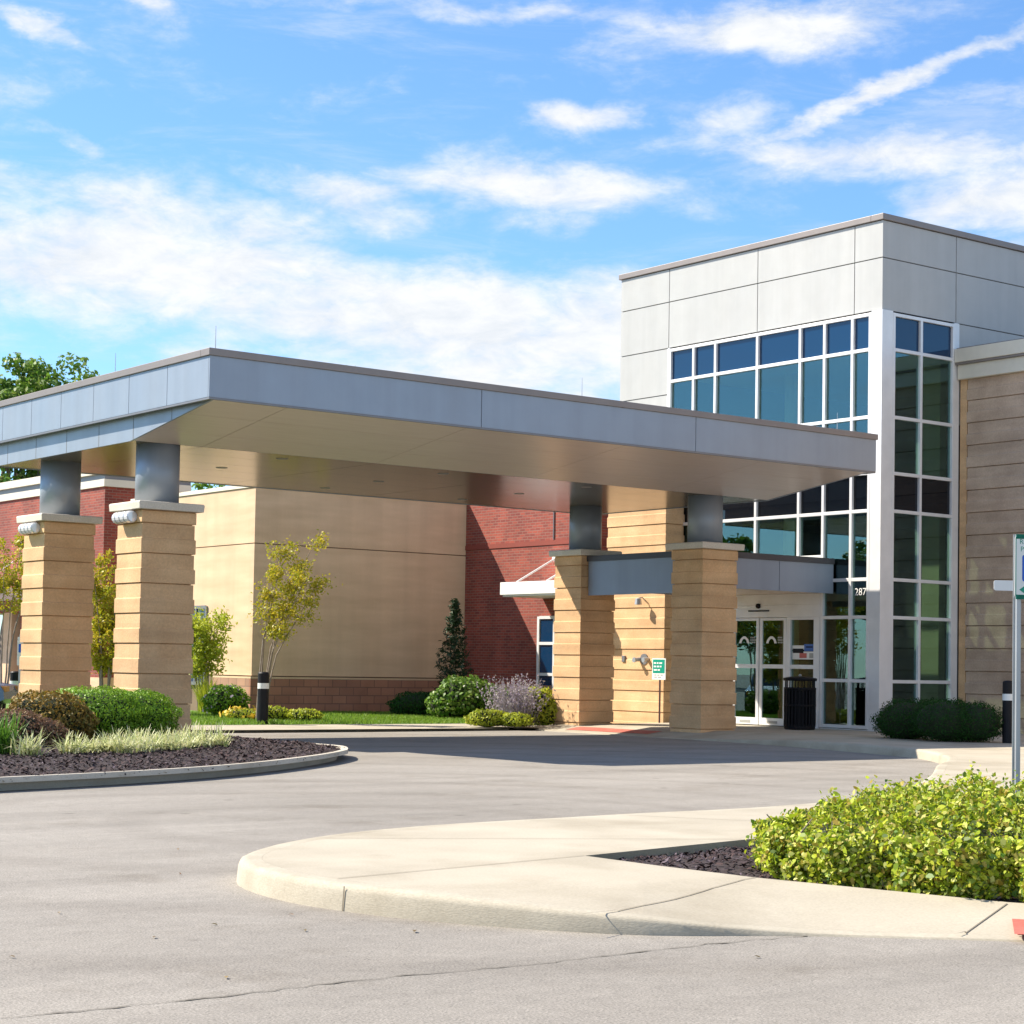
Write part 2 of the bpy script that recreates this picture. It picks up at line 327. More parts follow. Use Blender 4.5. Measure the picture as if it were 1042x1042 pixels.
def shrub(name, label, cat, base, blobs, n, size, mat, group=None, stems=6, extra=None, jitter=.7, stemmat='trunk', asp=.6, shell=.6, core=.8):
    """blobs: list of (dx,dy,dz,rx,ry,rz) round the base"""
    t = thing(name, label, cat, base, group)
    vol = np.array([b[3]*b[4]+b[3]*b[5]+b[4]*b[5] for b in blobs]); vol = vol/vol.sum()
    Cs, Ns = [], []
    for bl, w in zip(blobs, vol):
        c, d = blob_points((base[0]+bl[0], base[1]+bl[1], base[2]+bl[2]), bl[3:6], int(n*w), shell)
        # uneven surface
        amp = 1+.10*np.sin(d[:, 0:1]*7+bl[0]*3)*np.cos(d[:, 1:2]*6+1)+.06*np.sin(d[:, 2:3]*11)
        ctr = np.array((base[0]+bl[0], base[1]+bl[1], base[2]+bl[2])); c = ctr+(c-ctr)*amp
        k = c[:, 2] > base[2]+.02; Cs.append(c[k]); Ns.append(d[k])
    C = np.concatenate(Cs); D = np.concatenate(Ns)
    quads_obj('foliage', leaf_quads(C, D, size, asp, jitter), mat, t)
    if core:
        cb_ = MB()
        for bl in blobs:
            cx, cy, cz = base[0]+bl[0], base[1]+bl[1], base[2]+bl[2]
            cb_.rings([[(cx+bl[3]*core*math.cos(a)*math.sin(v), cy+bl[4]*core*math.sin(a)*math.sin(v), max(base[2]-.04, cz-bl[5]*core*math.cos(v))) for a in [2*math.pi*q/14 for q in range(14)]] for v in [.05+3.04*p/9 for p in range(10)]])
        cb_.build('dark_core', M['core_fill'], t, True)  # solid dark filler that makes the shrub opaque
    mb = MB()
    for i in range(stems):
        bl = random.choice(blobs); a = random.uniform(0, 6.28)
        e = (base[0]+bl[0]+bl[3]*.6*math.cos(a), base[1]+bl[1]+bl[4]*.6*math.sin(a), base[2]+bl[2]+bl[5]*.3)
        mb.tube([(base[0]+.05*math.cos(a), base[1]+.05*math.sin(a), base[2]-.03), ((base[0]+e[0])/2, (base[1]+e[1])/2, base[2]+(e[2]-base[2])*.6), e], [.014, .010, .005], 5)
    mb.build('stem', M[stemmat], t)
    if extra:
        em, en, es, ename = extra
        k = rng.choice(len(C), min(en, len(C)), replace=False)
        up = D[k]; cc = C[k]+up*es*.6
        quads_obj(ename, leaf_quads(cc, up, es, .9, .3), em, t)
    return t
def blade_clump(name, label, cat, base, n, length, width, mat, spread=.9, group=None, parent=None):
    t = thing(name, label, cat, base, group) if parent is None else parent
    P = []
    for i in range(n):
        a = random.uniform(0, 6.283); ln = length*random.uniform(.6, 1.15); out = spread*random.uniform(.25, 1); w = width*random.uniform(.7, 1.2)
        bx, by = base[0]+.07*random.gauss(0, 1), base[1]+.07*random.gauss(0, 1)
        dx, dy = math.cos(a), math.sin(a); px_, py_ = -dy*w/2, dx*w/2
        pts = []
        for k in range(5):
            u = k/4; hor = ln*out*u**1.3*.9; ver = ln*(u*(1.15-out*.35)-out*.75*u**2.6*.6)
            pts.append((bx+dx*hor, by+dy*hor, base[2]+max(ver, .0)))
        for k in range(4):
            w0 = 1-(k/4)**2*.6; w1 = 1-((k+1)/4)**2*.85
            p, q = pts[k], pts[k+1]
            P.append([(p[0]-px_*w0, p[1]-py_*w0, p[2]), (p[0]+px_*w0, p[1]+py_*w0, p[2]), (q[0]+px_*w1, q[1]+py_*w1, q[2]), (q[0]-px_*w1, q[1]-py_*w1, q[2])])
    o = quads_obj('foliage', np.array(P), mat, t)
    return t
def copy_tree(o, parent=None):
    c = o.copy(); col.objects.link(c); c.parent = parent
    for ch in list(o.children): copy_tree(ch, c)
    return c
def text_mesh(name, s, size, origin, xdir, updir, mat, parent, align='CENTER'):
    cu = bpy.data.curves.new('t', 'FONT'); cu.body = s; cu.size = size; cu.align_x = align; cu.align_y = 'CENTER'; cu.resolution_u = 3
    o = bpy.data.objects.new('t', cu); col.objects.link(o); bpy.context.view_layer.update()
    me = bpy.data.meshes.new_from_object(o.evaluated_get(bpy.context.evaluated_depsgraph_get())); bpy.data.objects.remove(o)
    x = Vector(xdir).normalized(); y = Vector(updir).normalized(); z = x.cross(y)
    mt = Matrix((x, y, z)).transposed().to_4x4(); mt.translation = Vector(origin)-ORG[parent.name]
    me.transform(mt); me.materials.clear(); me.materials.append(mat); me.name = name
    return link(name, me, parent)

def smooth_path(pts, step):
    pts = [np.array(p, float) for p in pts]; out = []
    for i in range(len(pts)-1):
        p0 = pts[max(i-1, 0)]; p1 = pts[i]; p2 = pts[i+1]; p3 = pts[min(i+2, len(pts)-1)]
        n = max(1, int(np.linalg.norm(p2-p1)/step))
        for k in range(n):
            t = k/n
            out.append(.5*((2*p1)+(-p0+p2)*t+(2*p0-5*p1+4*p2-p3)*t*t+(-p0+3*p1-3*p2+p3)*t**3))
    out.append(pts[-1]); return np.array(out)
def offset(path, d):
    t = np.gradient(path, axis=0); t /= np.linalg.norm(t, axis=1, keepdims=True)+1e-9
    return path+np.stack([t[:, 1], -t[:, 0]], 1)*d       # to the right of travel
def curb_strip(mb, path, hs, width=.16, m=0, inner_drop=.0, batter=.012):
    prof = [(0, -.02), (batter, .72), (batter+.010, .90), (batter+.033, .985), (batter+.058, 1.0), (width, 1.0)]
    rows = []
    for d, k in prof:
        q = offset(path, d); rows.append([(q[i][0], q[i][1], (-.02 if k < 0 else hs[i]*k)) for i in range(len(path))])
    if inner_drop:
        q = offset(path, width+.004); rows.append([(q[i][0], q[i][1], hs[i]-inner_drop) for i in range(len(path))])
    n = len(path); k0 = len(mb.v)
    for r in rows: mb.v += [tuple(map(float, p)) for p in r]
    for a in range(len(rows)-1):
        for i in range(n-1):
            mb.f.append((k0+a*n+i, k0+(a+1)*n+i, k0+(a+1)*n+i+1, k0+a*n+i+1)); mb.m.append(m)
def inpoly(p, poly):
    x, y = p; c = False; j = len(poly)-1
    for i in range(len(poly)):
        xi, yi = poly[i]; xj, yj = poly[j]
        if (yi > y) != (yj > y) and x < (xj-xi)*(y-yi)/(yj-yi+1e-12)+xi: c = not c
        j = i
    return c
def inpoly_np(P, poly):
    x, y = P[:, 0], P[:, 1]; c = np.zeros(len(P), bool); j = len(poly)-1
    for i in range(len(poly)):
        xi, yi = poly[i]; xj, yj = poly[j]
        c ^= ((yi > y) != (yj > y)) & (x < (xj-xi)*(y-yi)/(yj-yi+1e-12)+xi); j = i
    return c
def dist_poly(P, poly):
    P = np.asarray(P, float); best = np.full(len(P), 1e9)
    for i in range(len(poly)):
        a = np.array(poly[i]); b = np.array(poly[(i+1) % len(poly)]); ab = b-a
        t = np.clip(((P-a)@ab)/(ab@ab+1e-12), 0, 1)[:, None]; best = np.minimum(best, np.linalg.norm(P-(a+t*ab), axis=1))
    return best
def sheet(name, outer, hole, zf, mats, grid, kind='structure', extra=None):
    """triangulated ground sheet inside outer, outside hole, heights by zf(points)"""
    pts = [tuple(p) for p in outer]; edges = [(i, (i+1) % len(outer)) for i in range(len(outer))]
    if hole is not None:
        k = len(pts); pts += [tuple(p) for p in hole]; edges += [(k+i, k+(i+1) % len(hole)) for i in range(len(hole))]
    if grid: pts += [tuple(p) for p in grid]
    v, e, f, *_ = delaunay_2d_cdt([Vector(p) for p in pts], edges, [], 0, 1e-5)
    V = np.array([(p.x, p.y) for p in v]); fs = []
    for t in f:
        c = V[list(t)].mean(0)
        if inpoly(c, outer) and not (hole is not None and inpoly(c, hole)): fs.append(tuple(t))
    z = zf(V); mb = MB(); mb.add([(V[i][0], V[i][1], z[i]) for i in range(len(V))], fs)
    return mb

# ------------------------------------------------------------------ ground
mb = MB(); mb.add([(-350, -350, 0), (350, -350, 0), (350, 350, 0), (-350, 350, 0)], [(0, 1, 2, 3)])
props(mb.build('road', M['asphalt']), kind='structure')
# sealed seam across the asphalt
sx = np.linspace(-6, 7.6, 170); sy = 7.06+.02*np.sin(sx*3.1)+.012*rng.normal(0, 1, len(sx)); sw = np.clip(.004+.004*rng.normal(0, 1, len(sx)), .002, .02)
mb = MB(); k = len(sx)
mb.add([(sx[i], sy[i]-sw[i], .004) for i in range(k)]+[(sx[i], sy[i]+sw[i], .004) for i in range(k)], [(i, i+1, k+i+1, k+i) for i in range(k-1)])
props(mb.build('road_crack', M['tar']), kind='structure')

EDGE = [(13, 1.5, .02), (10.5, 4.0, .015), (8.9, 5.62, .012), (8.22, 6.28, .012), (7.83, 6.64, .012), (7.40, 7.00, .018), (7.0, 7.26, .05), (6.64, 7.50, .09), (6.34, 7.86, .115), (6.05, 8.36, .14), (5.88, 8.78, .15), (5.77, 9.25, .15), (5.74, 9.6, .15), (5.78, 10.05, .15), (5.89, 10.47, .15), (6.1, 10.84, .15), (6.4, 11.15, .15), (6.8, 11.48, .15), (7.4, 11.84, .15), (8.0, 12.06, .15), (8.6, 12.2, .15), (9.3, 12.28, .15), (10, 12.33, .15), (10.8, 12.40, .15), (12.65, 12.5, .15), (15, 13.2, .15), (18, 15.2, .15), (20.44, 17.1, .15), (21.6, 17.9, .15), (22.7, 18.8, .15), (23.6, 19.8, .15), (24.25, 20.7, .15), (24.55, 21.5, .15), (24.9, 22.8, .15), (25.4, 24.8, .12), (25.65, 26.5, .06), (25.72, 28, .02), (25.75, 30, .015), (25.75, 32.4, .015), (25.9, 32.95, .10)]
E3 = smooth_path(EDGE, .16); EP = E3[:, :2]; EH = np.clip(E3[:, 2], .012, .15)
INN = offset(EP, .16)
BED = [(8.08, 9.72), (8.10, 9.0), (8.17, 8.2), (8.45, 7.5), (8.84, 6.86), (9.6, 5.9), (11.5, 4.2), (15, 4.2), (17, 8), (17.2, 12), (15.6, 11.8), (13, 10.7), (9.85, 10.07)]
outer = [tuple(p) for p in INN]+[(31.0, 33.0), (45, 33.0), (45, 1.5)]
def zslab(P):
    d = np.full(len(P), 1e9); h = np.full(len(P), .15)
    for i in range(0, len(INN)):
        q = np.hypot(P[:, 0]-INN[i, 0], P[:, 1]-INN[i, 1]); k = q < d; d[k] = q[k]; h[k] = EH[i]
    f = np.clip(1-d/1.0, 0, 1)
    return .15-(.15-h)*f
grid = [(x, y) for x in np.arange(6, 10, .4) for y in np.arange(8.6, 11, .4)]+[(x, y) for x in np.arange(24, 30, .5) for y in np.arange(20, 33, .5)]
for dd in (.32, .5, .75, 1.0, 1.3): grid += [tuple(p) for p in offset(EP, dd) if p[0] < 10 and p[1] < 9]
grid = [p for p in grid if inpoly(p, outer) and not inpoly(p, BED)]
mb = sheet('sidewalk', outer, BED, zslab, None, grid)
# tooled joints
from mathutils.bvhtree import BVHTree
_bvh = BVHTree.FromPolygons([Vector(v) for v in mb.v], mb.f)
def zmesh(P):
    o = []
    for p in P:
        h_ = _bvh.ray_cast(Vector((p[0], p[1], 2)), Vector((0, 0, -1)))[0]; o.append(h_.z if h_ else float(zslab(np.array([p]))[0]))
    return np.array(o)
def strip(mb, a, b, w, m, n=24, zf=zslab, up=.006):
    a, b = np.array(a), np.array(b); t = (b-a)/np.linalg.norm(b-a); nn = np.array([t[1], -t[0]])*w/2
    ps = np.array([a+(b-a)*i/n for i in range(n+1)]); z = zf(ps)+up
    mb.add([(*(p-nn), z[i]) for i, p in enumerate(ps)]+[(*(p+nn), z[i]) for i, p in enumerate(ps)], [(i, i+1, n+2+i, n+1+i) for i in range(n)], m)
for a, b in (((5.92, 9.36), (8.07, 9.71)), ((6.33, 7.62), (8.16, 8.2)), ((8.80, 6.84), (8.02, 6.55)), ((7.2, 11.55), (9.9, 10.1)), ((10.6, 12.2), (11.6, 10.6)), ((14.2, 12.8), (14.9, 11.6)),
             ((24.9, 21.5), (30.4, 20.5)), ((25.6, 24.5), (30.4, 24.2)), ((26.2, 27.0), (30.3, 27.0)), ((23.6, 19.3), (27, 16)), ((21.2, 17.2), (24, 13.5))):
    strip(mb, a, b, .009, 1, 60, zmesh, .004)
props(mb.build('sidewalk', [M['concrete'], M['sealant']]), kind='structure')
mb = MB(); curb_strip(mb, EP, EH, .159)
for i in (60, 95, 118):       # sawn joints in the curb face
    p = EP[i]; q = EP[i+1]; t = (q-p)/np.linalg.norm(q-p); nn = np.array([-t[1], t[0]])*.003; h = EH[i]*.93
    a = p+nn; b = p+t*.010+nn
    mb.add([(*a, 0), (*b, 0), (*(b-nn*4), h), (*(a-nn*4), h)], [(0, 1, 2, 3)], 1)
props(mb.build('curb', [M['curb'], M['sealant']], smooth=True), kind='structure')
# red tactile paving
mb = MB()
def tactile(cx, cy, ux, uy, w, d):
    ps = [(cx, cy), (cx+ux*w, cy+uy*w), (cx+ux*w-uy*d, cy+uy*w+ux*d), (cx-uy*d, cy+ux*d)]
    z = zslab(np.array(ps))+.006; mb.add([(*p, zz) for p, zz in zip(ps, z)], [(0, 1, 2, 3)])
    for i in range(int(w/.06)):
        for j in range(int(d/.06)):
            x = cx+ux*(.03+i*.06)-uy*(.03+j*.06); y = cy+uy*(.03+i*.06)+ux*(.03+j*.06); z0 = float(zslab(np.array([(x, y)]))[0])+.005
            if w < 2: mb.lathe((x, y, z0), [(.013, 0), (.010, .005)], 6)
tactile(8.13, 6.27, .63, -.777, 1.3, .55)
props(mb.build('tactile_paving', M['red_tile']), kind='structure')
mb = MB()
for i in range(9): tactile(26.08, 29.4+i*.3, 0, 1, .296, -.42)
props(mb.build('tactile_paving', M['red_tile']), kind='structure')

# mulch bed of the peninsula
def zbed(P):
    d = dist_poly(P, BED); return .085+.07*np.clip(d/.8, 0, 1)+.012*np.sin(P[:, 0]*9)*np.sin(P[:, 1]*8)
g = [(x, y) for x in np.arange(8, 17, .25) for y in np.arange(4.3, 12, .25)]; g = [p for p in g if inpoly(p, BED)]
props(sheet('', BED, None, zbed, None, g).build('mulch_bed', M['mulch']), kind='structure')
mb = MB()      # inner sides of the slab round the bed
for i in range(len(BED)):
    a, b = BED[i], BED[(i+1) % len(BED)]; za, zb = zslab(np.array([a, b]))
    mb.add([(*a, 0), (*b, 0), (*b, zb), (*a, za)], [(0, 1, 2, 3)])
props(mb.build('bed_edge', M['curb']), kind='structure')
def chips(name, poly, zf, n, smin, smax, box, keep=None):
    P = rng.uniform((box[0], box[1]), (box[2], box[3]), (n*3, 2)); P = P[inpoly_np(P, poly)]
    if keep is not None: P = P[keep(P)]
    P = P[:n]; z = zf(P); C = np.c_[P, z+rng.uniform(.002, .022, len(P))]
    a = rng.uniform(0, 6.283, len(P)); t = np.c_[np.cos(a), np.sin(a), rng.normal(0, .35, len(P))]; b = np.c_[-np.sin(a), np.cos(a), rng.normal(0, .35, len(P))]
    l = rng.uniform(smin, smax, len(P))[:, None]; w = l*rng.uniform(.2, .5, len(P))[:, None]
    Q = np.stack([C-t*l*.5-b*w*.5, C+t*l*.45-b*w*.6, C+t*l*.5+b*w*.5, C-t*l*.45+b*w*.4], 1)
    props(quads_obj(name, Q, M['chip']), kind='stuff')
chips('bark_mulch', BED, zbed, 11000, .015, .05, (8, 5.5, 12, 11), lambda P: P[:, 0] < 11.5)

# ------------------------------------------------------------------ planted island under the left pillars
IE = [(-14, 17.2), (0, 17.7), (5, 18.3), (7.93, 19.08), (9.95, 19.76), (11.6, 20.65), (13.3, 21.95), (14.4, 23.0), (14.86, 23.6), (15.25, 24.35), (15.28, 25.1), (15.25, 26.2), (15.3, 28), (15.5, 31), (15.5, 34), (15.0, 35.4), (13.5, 36), (8, 36.4), (0, 36.6), (-14, 36.8)]
ip = smooth_path(IE, .2); mb = MB()
curb_strip(mb, ip, np.full(len(ip), .155), .17, 0, .06, .045)
for f in range(40, len(ip)-2, 15):
    p = ip[f]; q = ip[f+1]; t = (q-p)/np.linalg.norm(q-p); nn = np.array([-t[1], t[0]])*.003
    a = p+nn; b = p+t*.014+nn
    mb.add([(*a, 0), (*b, 0), (*(b-nn*5), .145), (*(a-nn*5), .145)], [(0, 1, 2, 3)], 1)
props(mb.build('island_curb', [M['curb_grey'], M['sealant']]), kind='structure')
IN = [tuple(p) for p in offset(ip, .172)[::2]]
def zisl(P):
    d = dist_poly(P, IN); return .115+.16*(1-np.exp(-d/1.1))+.012*np.sin(P[:, 0]*7)*np.sin(P[:, 1]*6)
g = [(x, y) for x in np.arange(-13, 15.2, .5) for y in np.arange(17.5, 36.4, .5)]; g = [p for p in g if inpoly(p, IN)]
props(sheet('', IN, None, zisl, None, g).build('island_ground', M['mulch']), kind='structure')
chips('bark_mulch', IN, zisl, 30000, .02, .06, (5, 18.5, 15.4, 28), lambda P: (P[:, 1] < 18.9+(P[:, 0]-5)*.62+3.2))
IL = [(-13, 27), (6, 27.5), (11.6, 29), (12.6, 31), (12.8, 35.2), (8, 35.9), (-13, 36)]
g = [(x, y) for x in np.arange(-12, 12.5, .8) for y in np.arange(27.5, 35.5, .8)]; g = [p for p in g if inpoly(p, IL)]
zlawn_i = lambda P: zisl(P)+.05
props(sheet('', IL, None, zlawn_i, None, g).build('island_lawn', M['lawn']), kind='structure')

# lawn in front of the buildings, with its kerb
LE = [(17.0, 35.6), (17.0, 34.2), (17.35, 33.35), (18.2, 33.0), (19.5, 32.95), (22, 32.95), (25.2, 32.98)]
lp = smooth_path(LE, .2); mb = MB(); curb_strip(mb, lp, np.full(len(lp), .05), .30, 0, 0)
WI = [tuple(p) for p in offset(lp, .298)]
mb.add([(x, y, .05) for x, y in WI+[(30.2, 33.05), (30.2, 35.5), (17.3, 35.5)]], [tuple(range(len(WI)+3))])
props(mb.build('lawn_walk', M['concrete']), kind='structure')
LAWN = [(16.9, 35.5), (30.5, 35.5), (30.5, 52), (17.2, 52), (16.7, 44)]
zl = lambda P: .055+.03*np.clip((dist_poly(P, LAWN))/3, 0, 1)+.008*np.sin(P[:, 0]*3)*np.sin(P[:, 1]*2.2)
g = [(x, y) for x in np.arange(17.2, 30.4, .6) for y in np.arange(35.8, 51, .6)]
props(sheet('', LAWN, None, zl, None, g).build('lawn', M['lawn']), kind='structure')
def grass(poly, zf, n, box, hgt, wid):
    P = rng.uniform((box[0], box[1]), (box[2], box[3]), (n*2, 2)); P = P[inpoly_np(P, poly)][:n]; z = zf(P)-.005
    a = rng.uniform(0, 6.283, len(P)); h = hgt*rng.uniform(.5, 1.2, len(P)); ln = rng.normal(0, .4, (len(P), 2))*h[:, None]
    dx = np.c_[np.cos(a), np.sin(a)]*wid/2
    Q = np.stack([np.c_[P-dx, z], np.c_[P+dx, z], np.c_[P+dx*.4+ln, z+h], np.c_[P-dx*.4+ln, z+h]], 1)
    props(quads_obj('grass', Q, M['blade']), kind='stuff')
grass(LAWN, zl, 42000, (17, 35.5, 29.5, 42), .085, .018)
grass(IL, zlawn_i, 16000, (2, 27, 12.8, 36), .08, .02)

# ------------------------------------------------------------------ courses of lapped stone
def courses(mb, x0, y0, x1, y1, z0, z1, joint0, m=0, step=.497, lap=.018):
    js = []; z = joint0
    while z > z0+.05: z -= step
    js.append(z0); z += step
    while z < z1-.02: js.append(z); z += step
    rs = []
    def ring(zz, i): rs.append([(x0+i, y0+i, zz), (x1-i, y0+i, zz), (x1-i, y1-i, zz), (x0+i, y1-i, zz)])
    for i, zb in enumerate(js):
        zt = js[i+1] if i+1 < len(js) else z1
        zm = min(zb+step/2 if i else zt-step/2, zt-.02)
        ring(zb, .05 if i else 0)
        if i: ring(zb+.014, .05); ring(zb+.015, 0)
        if zm > zb+.03: ring(zm, 0); ring(zm+.012, lap)
        ring(zt-.001, lap)
    mb.rings(rs, m)

# ------------------------------------------------------------------ entrance canopy (porte-cochere)
XL, XR, YF, YB = 13.65, 28.60, 25.50, 34.20
can = thing('entrance_canopy', 'big flat silver panelled drive-through canopy on four stone pillars', 'canopy', (20, 30, 0))
ZB, ZT = 5.41, 6.04
mb = MB()
t = .05; gp = .007
mb.box(XL+.03, YF+.03, ZB+.02, XR-.03, YB-.03, ZT, 1)     # core behind the panels
def panels(mb, axis, fixed, outw, cuts, z0, z1):
    for a, b in zip(cuts[:-1], cuts[1:]):
        if axis == 'y':
            mb.box(fixed, a+gp, z0, fixed+.03*(-outw)+.0, b-gp, z1, 0) if False else mb.box(min(fixed, fixed-outw*.032), a+gp, z0, max(fixed, fixed-outw*.032), b-gp, z1, 0)
        else:
            mb.box(a+gp, min(fixed, fixed-outw*.032), z0, b-gp, max(fixed, fixed-outw*.032), z1, 0)
panels(mb, 'y', XL, -1, [YF+.033, 26.89, 28.24, 29.58, 30.89, 32.16, 33.47, YB-.033], ZB, ZT)
panels(mb, 'x', YF, -1, [XL-.007, 18.79, 23.70, XR+.007], ZB, ZT)
panels(mb, 'y', XR, 1, [YF+.033, 28.24, 30.89, 33.47, YB-.033], ZB, ZT)
panels(mb, 'x', YB, 1, [XL-.007, 18.79, 23.70, XR+.007], ZB, ZT)
mb.build('fascia', [M['silver'], M['joint_mid']], can)
mb = MB()
for (a, b, c, d) in ((XL-.03, YF-.03, XR+.03, YF+.25), (XL-.03, YB-.25, XR+.03, YB+.03), (XL-.03, YF+.25, XL+.25, YB-.25), (XR-.25, YF+.25, XR+.03, YB-.25)): mb.box(a, b, ZT+.002, c, d, ZT+.115)
mb.build('coping', M['coping_tan'], can, bevel=.008)
MB().box(XL+.2, YF+.2, ZT+.003, XR-.2, YB-.2, ZT+.05).build('roof', M['roofing'], can)
# drip trim under the fascia
mb = MB()
for (a, b, c, d) in ((XL+.004, YF+.004, XR-.004, YF+.06), (XL+.004, YB-.06, XR-.004, YB-.004), (XL+.004, YF+.06, XL+.06, YB-.06), (XR-.06, YF+.06, XR-.004, YB-.06)): mb.box(a, b, ZB-.035, c, d, ZB-.001)
mb.build('drip_trim', M['silver_dark'], can)
# sloped front soffit and flat soffit made of long panels
ZS = 5.0; YS = 28.42; XA, XB = XL+.16, XR-.10
mb = MB()
xs = [XA, 15.1, 18.6, 22.1, 25.6, XB]
def slab4(mb, q, th, m):
    q = [Vector(p) for p in q]; n = (q[1]-q[0]).cross(q[2]-q[0]).normalized()*th
    mb.add([*q, *[p+n for p in q]], [(0, 1, 2, 3), (7, 6, 5, 4), (4, 5, 1, 0), (5, 6, 2, 1), (6, 7, 3, 2), (7, 4, 0, 3)], m)
ys = [(YF+.07, ZB-.008), (26.55, 0), (27.6, 0), (YS, ZS)]
for i in range(4):
    y = ys[i][0]; ys[i] = (y, ZB-.008+(ZS-ZB+.008)*(y-ys[0][0])/(YS-ys[0][0]))
for i in range(len(xs)-1):
    for j in range(3):
        (ya, za), (yb, zb) = ys[j], ys[j+1]; g2 = .006
        k = g2/(yb-ya)
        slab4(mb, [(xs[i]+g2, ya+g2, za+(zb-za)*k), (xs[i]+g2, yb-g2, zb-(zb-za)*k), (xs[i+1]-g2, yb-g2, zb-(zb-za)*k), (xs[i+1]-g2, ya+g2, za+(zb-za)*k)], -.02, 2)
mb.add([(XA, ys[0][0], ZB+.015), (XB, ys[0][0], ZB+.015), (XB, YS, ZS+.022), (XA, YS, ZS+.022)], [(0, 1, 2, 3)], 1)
yfl = [YS, 29.5, 30.6, 31.7, 32.8, YB-.06]
for i in range(len(xs)-1):
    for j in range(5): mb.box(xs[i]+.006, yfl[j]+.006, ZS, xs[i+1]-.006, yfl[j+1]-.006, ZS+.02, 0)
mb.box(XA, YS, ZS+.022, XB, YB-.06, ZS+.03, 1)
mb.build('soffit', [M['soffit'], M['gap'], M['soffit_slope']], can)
# end and back walls of the dropped soffit
mb = MB()
def endcap(x0, x1):
    ptsl = [(YF+.09, ZB-.012), (YS, ZS-.012), (YB-.05, ZS-.012), (YB-.05, ZB+.01), (YF+.09, ZB+.01)]
    mb.rings([[(x0, y, z) for y, z in ptsl], [(x1, y, z) for y, z in ptsl]], 0)
endcap(XL+.13, XL+.165); endcap(XR-.12, XR-.08)
for y in (26.96, 28.31, 29.61, 30.91, 32.22, 33.51):
    zt = ZB-.04; zb_ = ZS-.01 if y > YS else ZB-.012+(ZS-ZB)*(y-YF-.09)/(YS-YF-.09)
    mb.box(XL+.1275, y-.007, zb_, XL+.1295, y+.007, ZB, 1)
mb.box(XL+.17, YB-.055, ZS-.012, XR-.13, YB-.035, ZB+.01, 0)
mb.build('end_panel', [M['silver'], M['joint_mid']], can)
# recessed lights
for x in (17.0, 20.5, 24.0):
    for y in (29.0, 31.2, 33.2):
        MB().lathe((x, y, ZS-.006), [(.11, 0), (.11, .02), (.08, .02)], 18).build('downlight', M['silver_dark'], can, smooth=False)
# lightning rods
for x, y in ((13.9, 25.8), (13.9, 29.3), (21.3, 25.9), (27.9, 25.9)):
    mb = MB(); mb.cyl((x, y, ZT+.1), (x, y, ZT+.52), .008, .004, 6); mb.cyl((x, y, ZT+.1), (x, y, ZT+.15), .03, .02, 8); mb.build('lightning_rod', M['galv'], can)
# pillars
ZC = 3.875
for ri, (x0, y0) in enumerate(((13.97, 28.3), (26.54, 28.3), (13.97, 32.2), (26.54, 32.2))):
    mb = MB(); courses(mb, x0, y0, x0+1.0, y0+.95, .0, ZC, .67)
    pl_ = mb.build('pillar', M['stone'], can, bevel=.006)
    mb = MB(); o_ = .10
    mb.rings([[(x0-o_+i, y0-o_+i, z), (x0+1+o_-i, y0-o_+i, z), (x0+1+o_-i, y0+.95+o_-i, z), (x0-o_+i, y0+.95+o_-i, z)] for z, i in ((ZC+.002, .06), (ZC+.002, .01), (ZC+.115, 0), (ZC+.135, .015), (ZC+.15, .25))])
    mb.build('cap', M['cap'], pl_, bevel=.008)
    cx, cy = x0+.5, y0+.475
    mb = MB(); mb.lathe((cx, cy, 0), [(.365, ZC+.14), (.365, ZS-.001)], 40)
    c_ = mb.build('column', [M['silver'], M['silver_dark']], can)
    for p in c_.data.polygons: p.use_smooth = p.material_index == 0 and len(p.vertices) == 4
    if x0 < 20:   # bulkhead floodlights under the cap on the drive side
        mb = MB(); yb_ = y0+.18
        n = 10
        rs = []
        for yy, sc in ((yb_, .8), (yb_+.02, 1), (yb_+.58, 1), (yb_+.60, .8)):
            rs.append([(x0-.08-.10*sc*math.cos(a)*1.0, yy, ZC-.12-.10*sc*math.sin(a)) for a in [2*math.pi*i/14 for i in range(14)]])
        mb.rings(rs, 0)
        for yy in (yb_+.14, yb_+.30, yb_+.46):
            mb.rings([[(x0-.08-.105*math.cos(a), y_, ZC-.12-.105*math.sin(a)) for a in [2*math.pi*i/14 for i in range(14)]] for y_ in (yy, yy+.025)], 1)
        mb.box(x0-.06, yb_+.1, ZC-.2, x0+.01, yb_+.5, ZC-.06, 1)
        mb.build('floodlight', [M['lens'], M['galv']], pl_)

# ------------------------------------------------------------------ low link canopy between pillars and doors
lk = thing('link_canopy', 'low blue-grey metal canopy joining the stone pillars to the glass doors', 'canopy', (28.5, 30.3, 0))
lx0, lx1, ly0, ly1, lz0, lz1 = 26.72, 30.60, 28.47, 32.17, 3.10, 3.74
mb = MB(); mb.box(lx0+.03, ly0+.03, lz0+.06, lx1, ly1-.03, lz1-.002, 1)
panels(mb, 'x', ly0, -1, [27.1, 28.93, lx1], lz0, lz1); panels(mb, 'x', ly1, 1, [27.1, 28.93, lx1], lz0, lz1)
panels(mb, 'y', lx0, -1, [29.26, 32.17], lz0-.11, lz1)
mb.build('fascia', [M['link_panel'], M['gap']], lk)
mb = MB()
for (a, b, c, d) in ((lx0-.03, ly0-.03, lx1, ly0+.2), (lx0-.03, ly1-.2, lx1, ly1+.025), (lx0-.03, ly0+.2, lx0+.2, ly1-.2)): mb.box(a, b, lz1+.002, c, d, lz1+.125)
mb.build('coping', M['link_coping'], lk)
mb = MB(); mb.box(lx0+.035, ly0+.035, lz0+.025, lx1, ly1-.035, lz0+.05); mb.build('soffit', M['soffit_slope'], lk)
mb = MB(); mb.box(lx0+.2, ly0+.2, lz1+.003, lx1, ly1-.2, lz1+.04); mb.build('roof', M['roofing'], lk)

